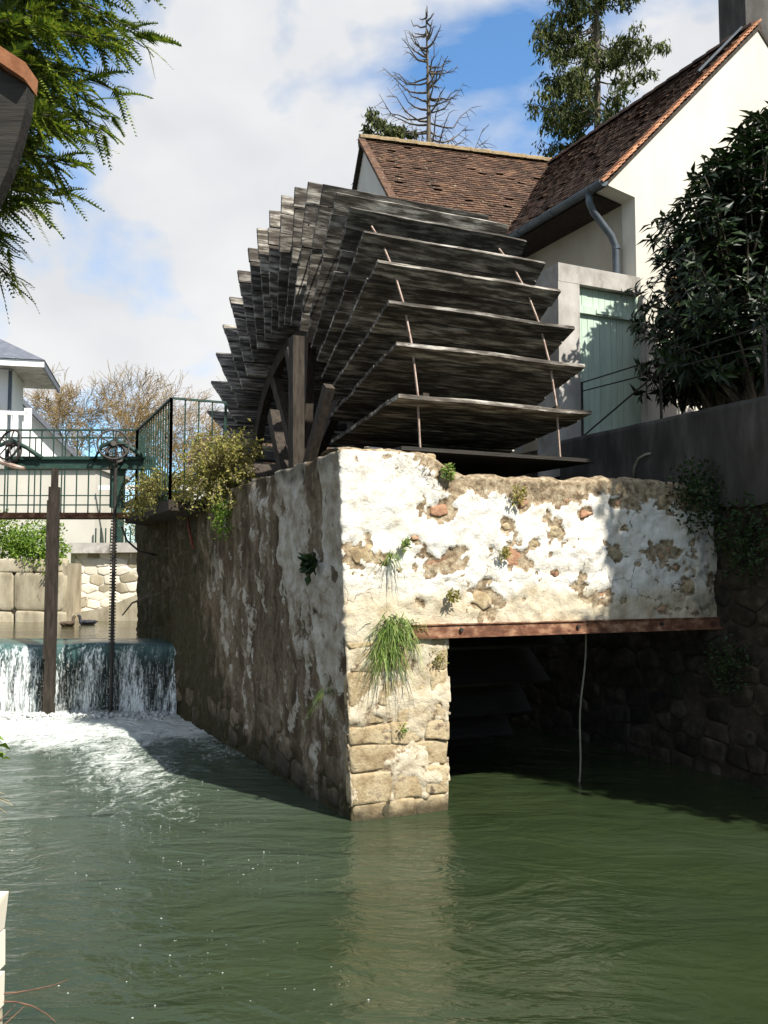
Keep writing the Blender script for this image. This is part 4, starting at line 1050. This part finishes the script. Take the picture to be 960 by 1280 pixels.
hedge('background_shrub', 'dark leafy hedge behind the gate posts past the bridge', [((-6.6, 27.5, 3.7), (1.3, .7, 1.1)), ((-4.6, 28, 3.8), (1.4, .7, 1.2))], 53, 2200, .11, m_shrub)

# ------------------------------------------------------------------ trees
def branch(mb, p, d, L, r0, depth, r, twigs, spread=.55, up=.12, nseg=4, ratio=.72):
    pts = [p]; rads = [r0]; q = p.copy(); dd = d.copy()
    for k in range(nseg):
        dd = (dd + rv(r) * .16 + Vector((0, 0, up * .35))).normalized(); q = q + dd * L / nseg; pts.append(q.copy()); rads.append(max(.0085, r0 * (1 - .45 * (k + 1) / nseg)))
    (mb if depth > 2 else twigs).tube(pts, rads, 6 if depth > 3 else 4 if depth > 2 else 3, cap=False)
    if depth == 0: return
    for k in range(3 if depth > 3 else 4):
        i = r.randint(max(1, nseg - 2), nseg); nd = (dd + rv(r) * spread).normalized()
        branch(mb, pts[i], nd, L * ratio * r.uniform(.75, 1.15), rads[i] * .62, depth - 1, r, twigs, spread, up, nseg, ratio)
def bare_tree(name, label, c, h, seed, L, depth=6, twigmat=None, r0=.28):
    r = random.Random(seed); t = thing(name, label, 'tree', c); a, b = MB(), MB(); c = Vector(c)
    a.tube([c, c + Vector((.05, 0, h * .5)), c + Vector((0, 0, h))], [r0 * 1.25, r0, r0 * .85], 9)
    for k in range(6):
        an = 2 * math.pi * k / 6 + r.uniform(-.3, .3); branch(a, c + Vector((0, 0, h * r.uniform(.8, 1))), Vector((math.cos(an) * .95, math.sin(an) * .95, .62)).normalized(), L, r0 * .5, depth - 1, r, b, .80, .04)
    a.build('trunk', m_bark, t); b.build('crown', twigmat or m_twig, t, kind='stuff'); return t
bare_tree('plane_tree', 'bare spreading tree with ochre twigs behind the footbridge', (-12.1, 41, 2.5), 2.8, 61, 3.1, 7)
bare_tree('plane_tree', 'smaller bare tree behind the railing corner', (-8.4, 44, 2.5), 2.6, 62, 3.3, 6)
bare_tree('plane_tree', 'bare grey tree seen beneath the lower paddles', (-6.2, 46, 2.5), 2.4, 63, 2.4, 6, m_bark)

def conifer(name, label, c, h, seed, nbr, rmax, z_lo, dead=False, dens=1.0, mat_=None, side=None):
    r = random.Random(seed); t = thing(name, label, 'tree', c); tr, br, fo = MB(), MB(), MB(); c = Vector(c)
    tr.tube([c + Vector((.06 * math.sin(k), 0, h * k / 10)) for k in range(11)], [.30 * (1 - k / 10.4) for k in range(11)], 8)
    for b in range(nbr):
        q = (b + r.random()) / nbr; z = z_lo + (h - z_lo) * q * .98; a = r.uniform(0, 2 * math.pi)
        L = rmax * (1 - q) ** .75 * r.uniform(.55, 1.1) + .25
        o = Vector((math.cos(a), math.sin(a), 0)); p0 = c + Vector((0, 0, z)); pts = []
        for k in range(6):
            u_ = k / 5; pts.append(p0 + o * L * u_ + Vector((0, 0, L * (-(.12 if dead else .30) * math.sin(u_ * 2.4) + .42 * u_ * u_ * (r.uniform(.6, 1.5) if dead else .35)))) + rv(r) * .04 * L * u_)
        br.tube(pts, [.045 * (1 - .8 * k / 5) * (1.0 if dead else .8) for k in range(6)], 4, cap=False)
        for w in range(int(5 * L) + 2):
            u_ = r.uniform(.25, 1) * 5; i = min(4, int(u_)); p = pts[i].lerp(pts[i + 1], u_ - i); d = (o + rv(r) * .9 + Vector((0, 0, -.15))).normalized()
            br.tube([p, p + d * L * .12, p + d * L * .24 + Vector((0, 0, r.uniform(-.1, .1)))], [.012, .009, .004], 3, cap=False)
            live = (not dead) or (side and o.x < -.5 and z < side)
            if live:
                for _ in range(int(26 * dens)):
                    pp = p + d * L * .2 * r.random() + rv(r) * r.uniform(.02, .22); leaf_add(fo, pp, Vector((r.gauss(0, .5), r.gauss(0, .5), -1)), rv(r), r.uniform(.14, .30), r.uniform(.05, .09))
    tr.build('trunk', m_bark, t); br.build('branches', m_bark, t, kind='stuff')
    if fo.f: fo.build('foliage', mat_ or m_dconif, t, kind='stuff')
    return t
conifer('dead_conifer', 'nearly leafless conifer behind the tiled outbuilding roof', (1.45, 30, 2.5), 18.9, 71, 84, 2.5, 11.0, True, 1.3, None, 14.8)
conifer('tall_conifer', 'tall dark green conifer with gaps above the roof valley', (7.3, 30.5, 2.5), 23.5, 72, 150, 3.5, 11.0, False, .62)

# conifer overhanging the left bank
def spray(mb, p, d, r, L):
    d = d.normalized(); x = d.cross(Vector((0, 0, 1))); x = x.normalized() if x.length > .05 else Vector((1, 0, 0)); n = x.cross(d)
    x = (x + n * r.uniform(-.5, .5)).normalized()
    for k in range(13):
        q = k / 13; pp = p + d * L * q - Vector((0, 0, L * .25 * q * q)); w = (L * .26 * (1 - q) + .018) * r.uniform(.6, 1.2)
        for sg in (-1, 1):
            e = pp + (d * .75 + x * sg).normalized() * w; b = len(mb.v); o = d * .012 + n * .004
            mb.v += [tuple(pp - o), tuple(pp + o), tuple(e)]; mb.f.append((b, b + 1, b + 2))
r = random.Random(81)
tt = thing('overhanging_conifer', 'lush yellow-green conifer overhanging the left bank', 'tree', (-4.1, 6.4, .5))
tr, fo = MB(), MB()
tr.tube([(-4.1, 6.4, .4), (-4.15, 6.4, 4), (-4.1, 6.4, 9.5)], [.22, .17, .05], 8)
CC = Vector((-4.08, 6.3, 6.85))
for b in range(760):
    q = rv(r); z = CC.z + q.z * 2.9; e = CC + Vector((q.x * 2.45, q.y * 2.3, q.z * 3.0)) * r.uniform(.62, 1.0)
    st_ = Vector((-4.1, 6.4, min(9.2, max(2.5, e.z + r.uniform(-.1, .9))))); m_ = st_.lerp(e, .6) + Vector((0, 0, .1)); pts = [st_, m_, e]
    tr.tube(pts, [.025, .014, .005], 4, cap=False)
    for k in range(46):
        u_ = r.uniform(.35, 1.0); p = st_.lerp(m_, u_ / .6) if u_ < .6 else m_.lerp(e, (u_ - .6) / .4)
        d = (e - st_).normalized() + rv(r) * .8 + Vector((0, 0, -.15)); spray(fo, p + rv(r) * .05, d, r, r.uniform(.14, .34))
tr.build('trunk', m_bark, tt); fo.build('foliage', m_conif, tt, kind='stuff')

# ------------------------------------------------------------------ near things on the left bank
sh = thing('shed_eave', 'dark timber shed corner with an orange tile edge on the left bank', 'shed', (-1.6, 3.1, .52))
S3 = 1150 / 3.1
def pz(px, py): return ((px - 480) / S3, 2.2 + (720 - py) / S3)
prof = [pz(*q) for q in ((-150, 40), (0, 96), (44, 122), (42, 150), (33, 190), (22, 228), (8, 262), (-10, 300), (-60, 370), (-150, 440))]
mb = MB(); mb.prism(prof, 2.93, 2.99, lambda x, z, h: (x, h, z)); o = mb.build('bracket', m_black, sh); fix_normals(o.data)
for k in range(5):
    x0, x1 = -140 + 37.6 * k, -140 + 37.6 * k + 36
    f_ = lambda x: 70 + (x) * .66 if x > -40 else 44 + (x + 40) * .4
    mb = MB(); mb.prism([pz(x0, f_(x0)), pz(x1, f_(x1)), pz(x1 - 1, f_(x1) + 20), pz(x0, f_(x0) + 20)], 2.90 - .003 * k, 3.0, lambda x, z, h: (x, h, z)); o = mb.build('edge_tile', m_brick, sh); fix_normals(o.data)
mb = MB(); mb.box((-1.95, 2.92, .5), (-1.62, 2.99, 3.3)); mb.build('post', m_darkwood, sh)
bw = thing('bank_wall', 'low sunlit white stone edging at the left bank', 'wall', (-1.98, 3.2, 0))
r = random.Random(5)
for k in range(6):
    for j in range(5):
        y = 1.2 + k * .58 - (.25 if j % 2 else 0); y1_ = 4.66 + r.uniform(-.02, .01) if k == 5 else y + .56
        mb = MB(); mb.box((-2.28, y, -.25 + j * .18), (-1.862 + r.uniform(-.008, .008), y1_, -.25 + j * .18 + .172), jit=.008); mb.build('stone', m_cream if j > 1 else m_fstone, bw)
for (c, n, seed, lab) in (((-1.84, 4.40, .05), 4, 1, 'bare reddish twigs at the foot of the white stone edging'), ((-1.78, 4.62, .22), 2, 2, 'single curved bare twig beside the white stone edging')):
    r = random.Random(seed); mb = MB()
    for _ in range(n):
        d = Vector((r.uniform(.5, 1), r.uniform(.2, .9), r.uniform(-.2, .5))).normalized(); p = Vector(c) + Vector((-.1, 0, r.uniform(-.1, .1))); pts = [p]
        for k in range(4): d = (d + rv(r) * .25).normalized(); pts.append(pts[-1] + d * .085)
        mb.tube(pts, [.0045, .004, .003, .0025, .0015], 4)
    mb.solo('bare_twigs', m_bark2, lab, 'twigs', base=c)
r = random.Random(15); t = thing('bramble', 'bright green bramble leaves hanging in from the left bank', 'plant', (-3.9, 9.0, .5))
mb = MB(); mb.tube([(-4.7, 9.3, .5), (-4.2, 9.1, 1.0), (-3.85, 9.0, .95), (-3.74, 9.0, .62), (-3.75, 9.0, .40)], [.01, .009, .007, .006, .004], 5); mb.build('stem', m_bark, t)
lme = leaf_mesh('leaf', m_bright, .11, .085)
for k in range(34):
    q = link('leaf', lme, t); p = Vector((-3.84, 9.0, .82)).lerp(Vector((-3.75, 9.0, .42)), r.random()) + rv(r) * .06 - Vector((-3.9, 9.0, .5)); q.location = p
    q.rotation_euler = (r.uniform(-1.2, .6), r.uniform(-.6, .6), r.uniform(-2, 2)); q.scale = [r.uniform(.8, 1.3)] * 3
mb = MB()
for k in range(9):
    p = Vector((-4.1, 8.4 + .05 * k, .42 - .02 * k)); d = Vector((1, r.uniform(-.2, .1), r.uniform(-.5, -.1))).normalized(); mb.tube([p, p + d * .35, p + d * r.uniform(.5, .72) + Vector((0, 0, -.06))], [.006, .005, .002], 3)
mb.solo('dry_stalks', m_dry, 'dry straw-coloured stalks leaning out over the water from the left bank', 'stalks', base=(-4.1, 8.6, .4))

# ------------------------------------------------------------------ far bank: quay walls, buildings
qw = thing('quay_wall', 'weathered tan stone quay wall on the far side of the pond', 'wall', (-10, 21.3, 1))
r = random.Random(33)
mb = MB(); mb.box((-14, 21.15, .2), (-7.45, 21.6, 2.55)); mb.build('wall_core', m_core, qw)
for poly in ashlar((-12.0, -7.3, .7, 2.60), 1.1, .62, r): stone(qw, poly, lambda a, b, h: (a, 21.1 - h, b), m_fstone, r, gap=.008, front=r.uniform(-.015, .015), depth=.2, bulge=.01, sharp=True)
mb = MB(); mb.box((-7.5, 21.12, .2), (-7.32, 22.34, 2.5)); mb.build('return_wall', m_fstone, qw)
qr = thing('rubble_garden_wall', 'pale rubble wall with grey coping behind the screw rod', 'wall', (-6, 22.4, 1))
mb = MB(); mb.box((-7.6, 22.35, .2), (-2.5, 22.75, 2.75)); mb.build('wall_core', m_cream, qr)
for poly in rubble((-7.5, -3.6, .9, 2.78), .34, .20, r): stone(qr, poly, lambda a, b, h: (a, 22.34 - h, b), m_cream if r.random() < .65 else m_fstone, r, gap=.004, front=r.uniform(-.012, .012), depth=.2, bulge=.008, sharp=True)
for k in range(5): mb = MB(); mb.box((-7.6 + k * 1.0, 22.15, 2.76), (-6.61 + k * 1.0, 22.80, 3.0), jit=.012); mb.build('coping', m_conc, qr)
mb = MB(); mb.prism([(-7.5, .9), (-5.2, .9), (-4.9, 2.1), (-5.6, 1.85), (-6.6, 1.45), (-7.5, 1.30)], 21.7, 22.32, lambda x, z, h: (x, h, z)); o = mb.build('ramp', m_fstone, qr); fix_normals(o.data)

cb = thing('garden_building', 'low cream building behind the footbridge', 'building', (-10, 24.2, 2.5))
mb = MB(); mb.box((-14, 24.2, 2.3), (-7.62, 27, 5.02)); mb.build('wall', m_white, cb)
mb = MB(); mb.box((-14.1, 24.1, 5.02), (-7.54, 27.1, 5.14)); mb.build('roof_slab', m_conc, cb)
mb = MB(); mb.box((-9.55, 24.15, 2.5), (-8.9, 24.196, 3.55)); dd_ = mb.build('door', m_greywall, cb)
gp_ = thing('gate', 'dark green gate posts and bars behind the garden wall', 'gate', (-6.8, 24.0, 2.5))
for x in (-7.0, -6.35): mb = MB(); mb.box((x, 24, 2.5), (x + .16, 24.16, 4.55)); mb.build('post', m_green, gp_)
for k in range(9): mb = MB(); mb.bar((-7.55 + k * .13, 24.08, 2.5), (-7.55 + k * .13, 24.08, 3.45), .03, .03); mb.build('bar', m_green, gp_)
mb = MB(); mb.box((-7.5, 24.05, 4.45), (-5.0, 24.12, 4.58)); mb.build('rail', m_fwhite, gp_)
wb = thing('white_shed', 'long low white shed seen under the wheel', 'building', (-2.5, 27, 2.5))
mb = MB(); mb.box((-5.6, 27, 2.3), (1.5, 30, 5.6)); mb.build('wall', m_greywall, wb)
mb = MB(); mb.prism([(26.7, 5.55), (28.5, 6.5), (30.3, 5.55), (30.3, 5.47), (28.5, 6.40), (26.7, 5.47)], -5.8, 1.7, lambda a, b, h: (h, a, b)); o = mb.build('roof', m_tile, wb); fix_normals(o.data)
for x in (-4.9, -3.5, -1.9, -.3): mb = MB(); mb.box((x, 26.95, 3.4), (x + .7, 26.996, 4.7)); w_ = mb.build('window', m_fwhite, wb); mb = MB(); mb.box((x + .07, 26.94, 3.47), (x + .63, 26.949, 4.63)); mb.build('pane', m_glass, w_)

# villa at the left, its own frame
VA = math.atan(.23); cx, cy = -9.72, 26.0; FVI = ((cx, cy), VA)
vl = thing('white_villa', 'white villa with slate hip roof, deep eaves and white balcony', 'house', (-1, 1, 2.5), FVI)
mb = MB(); mb.box((-8, .95, 2.3), (-1.0, 2.9, 8.25)); mb.build('wall', m_fwhite, vl)
rf = MB(); e = 8.37
V = [(-9, -.05, e), (.0, -.05, e), (.0, 3.9, e), (-9, 3.9, e), (-9, 1.9, e + 1.35), (-2.3, 1.9, e + 1.35)]
rf.add(V, [(0, 1, 5, 4), (1, 2, 5), (2, 3, 4, 5), (0, 4, 3), (3, 2, 1, 0)]); rf = rf.build('roof', m_slate, vl)
mb = MB(); mb.box((-9, 0, e - .20), (-.02, .06, e - .01)); mb.build('fascia', m_fwhite, rf)
mb = MB(); mb.box((-.08, .06, e - .20), (-.02, 3.85, e - .01)); mb.build('fascia', m_slate, rf)
mb = MB(); mb.box((-9, .06, e - .10), (-.10, 3.8, e - .05)); mb.build('soffit', m_conc, vl)
mb = MB(); mb.tube([(-1.06, .88, 8.2), (-1.06, .88, 5.5)], .05, 7); mb.build('downpipe', m_zinc, vl)
mb = MB(); mb.box((-8, .2, 5.0), (-.9, 2.9, 6.15)); mb.build('balcony_floor', m_fwhite, vl)
mb = MB(); mb.box((-8, .20, 6.80), (-.45, .30, 6.90)); mb.build('balcony_rail', m_fwhite, vl)
for k in range(12): x = -.55 - .30 * k; mb = MB(); mb.box((x, .20, 6.15), (x + (.14 if k % 4 else .2), .30, 6.80 if k % 4 else 7.0)); mb.build('baluster', m_fwhite, vl)
mb = MB(); mb.prism([(-4.2, 8.0), (-1.35, 7.1), (-1.35, 7.22), (-4.2, 8.12)], -1.2, 1.2, lambda a, b, h: (a, h, b)); o = mb.build('lower_eave', m_slate, vl); fix_normals(o.data)
mb = MB(); mb.box((-4, .1, 4.6), (-1.9, .95, 7.2)); mb.build('bay', m_fwhite, vl)
v2 = thing('white_cottage', 'small white cottage with dark sloping eave beyond the villa', 'house', (0, 8, 2.5), FVI)
mb = MB(); mb.prism([(-6, 2.3), (.2, 2.3), (.2, 6.4), (-1.6, 8.2), (-6, 8.2)], 5.5, 9, lambda a, b, h: (a, h, b)); o = mb.build('wall', m_fwhite, v2); fix_normals(o.data)
mb = MB(); mb.prism([(.55, 6.05), (-1.6, 8.25), (-6, 8.3), (-6, 8.45), (-1.55, 8.4), (.65, 6.15)], 5.2, 9.2, lambda a, b, h: (a, h, b)); o = mb.build('roof', m_slate, v2); fix_normals(o.data)
mb = MB(); mb.tube([(.55, 5.3, 6.1), (.5, 5.3, 5.85), (.26, 5.3, 5.6), (.26, 5.3, 2.6)], .06, 7); mb.build('downpipe', m_zinc, v2)

# ------------------------------------------------------------------ two ducks on the pond
def duck(label, x, y, rz, m1):
    c = (x, y, 1.13); t = thing('duck', label, 'duck', c, ((x, y), rz), 'ducks on the pond')
    t.location = c; t.rotation_euler = (0, 0, rz); BASE[t.name] = Vector((0, 0, 0))
    # one continuous body: tail, back, breast, neck and head as a skinned loft along the spine
    spine = [(-.24, .095, .010, .008), (-.20, .085, .035, .022), (-.13, .065, .075, .055), (-.02, .055, .095, .075), (.08, .060, .085, .070), (.125, .085, .055, .050), (.14, .125, .034, .034), (.148, .165, .030, .030), (.155, .195, .036, .037), (.170, .212, .037, .036), (.195, .208, .028, .024), (.205, .203, .014, .012)]
    mb = MB(); n = 10
    for i, (xx, zz, ry, rz_) in enumerate(spine):
        a_, b_ = spine[max(0, i - 1)], spine[min(len(spine) - 1, i + 1)]
        d = Vector((b_[0] - a_[0], 0, b_[1] - a_[1])).normalized(); up = Vector((-d.z, 0, d.x))
        for k in range(n):
            q = 2 * math.pi * k / n; mb.v.append(tuple(Vector((xx, 0, zz)) + Vector((0, 1, 0)) * ry * math.cos(q) + up * rz_ * math.sin(q)))
    for i in range(len(spine) - 1):
        for k in range(n): a, b = i * n + k, i * n + (k + 1) % n; mb.f.append((a, b, b + n, a + n))
    mb.f.append(tuple(reversed(range(n)))); mb.f.append(tuple((len(spine) - 1) * n + k for k in range(n)))
    mb.build('body', m1, t, smooth=True)
    mb = MB(); mb.prism([(.195, -.016), (.265, -.020), (.268, .020), (.195, .016)], .192, .206, lambda a, b, h: (a, b, h)); o = mb.build('bill', m_dry, t); fix_normals(o.data)
    for sg in (-1, 1):
        mb = MB(); mb.tube([(.07, sg * .080, .075), (-.03, sg * .094, .085), (-.13, sg * .066, .088), (-.21, sg * .02, .10)], [.02, .042, .032, .006], 6); mb.build('wing', m1, t, smooth=True)
        mb = MB(); mb.tube([(.182, sg * .033, .218), (.182, sg * .037, .218)], .006, 6); mb.build('eye', m_iron, t)
duck('brown duck on the pond seen from behind beside the thick sluice post', -6.62, 19.4, R_(65), m_feather)
duck('dark duck on the pond in profile facing the sluice post', -6.42, 20.0, R_(185), m_feather2)
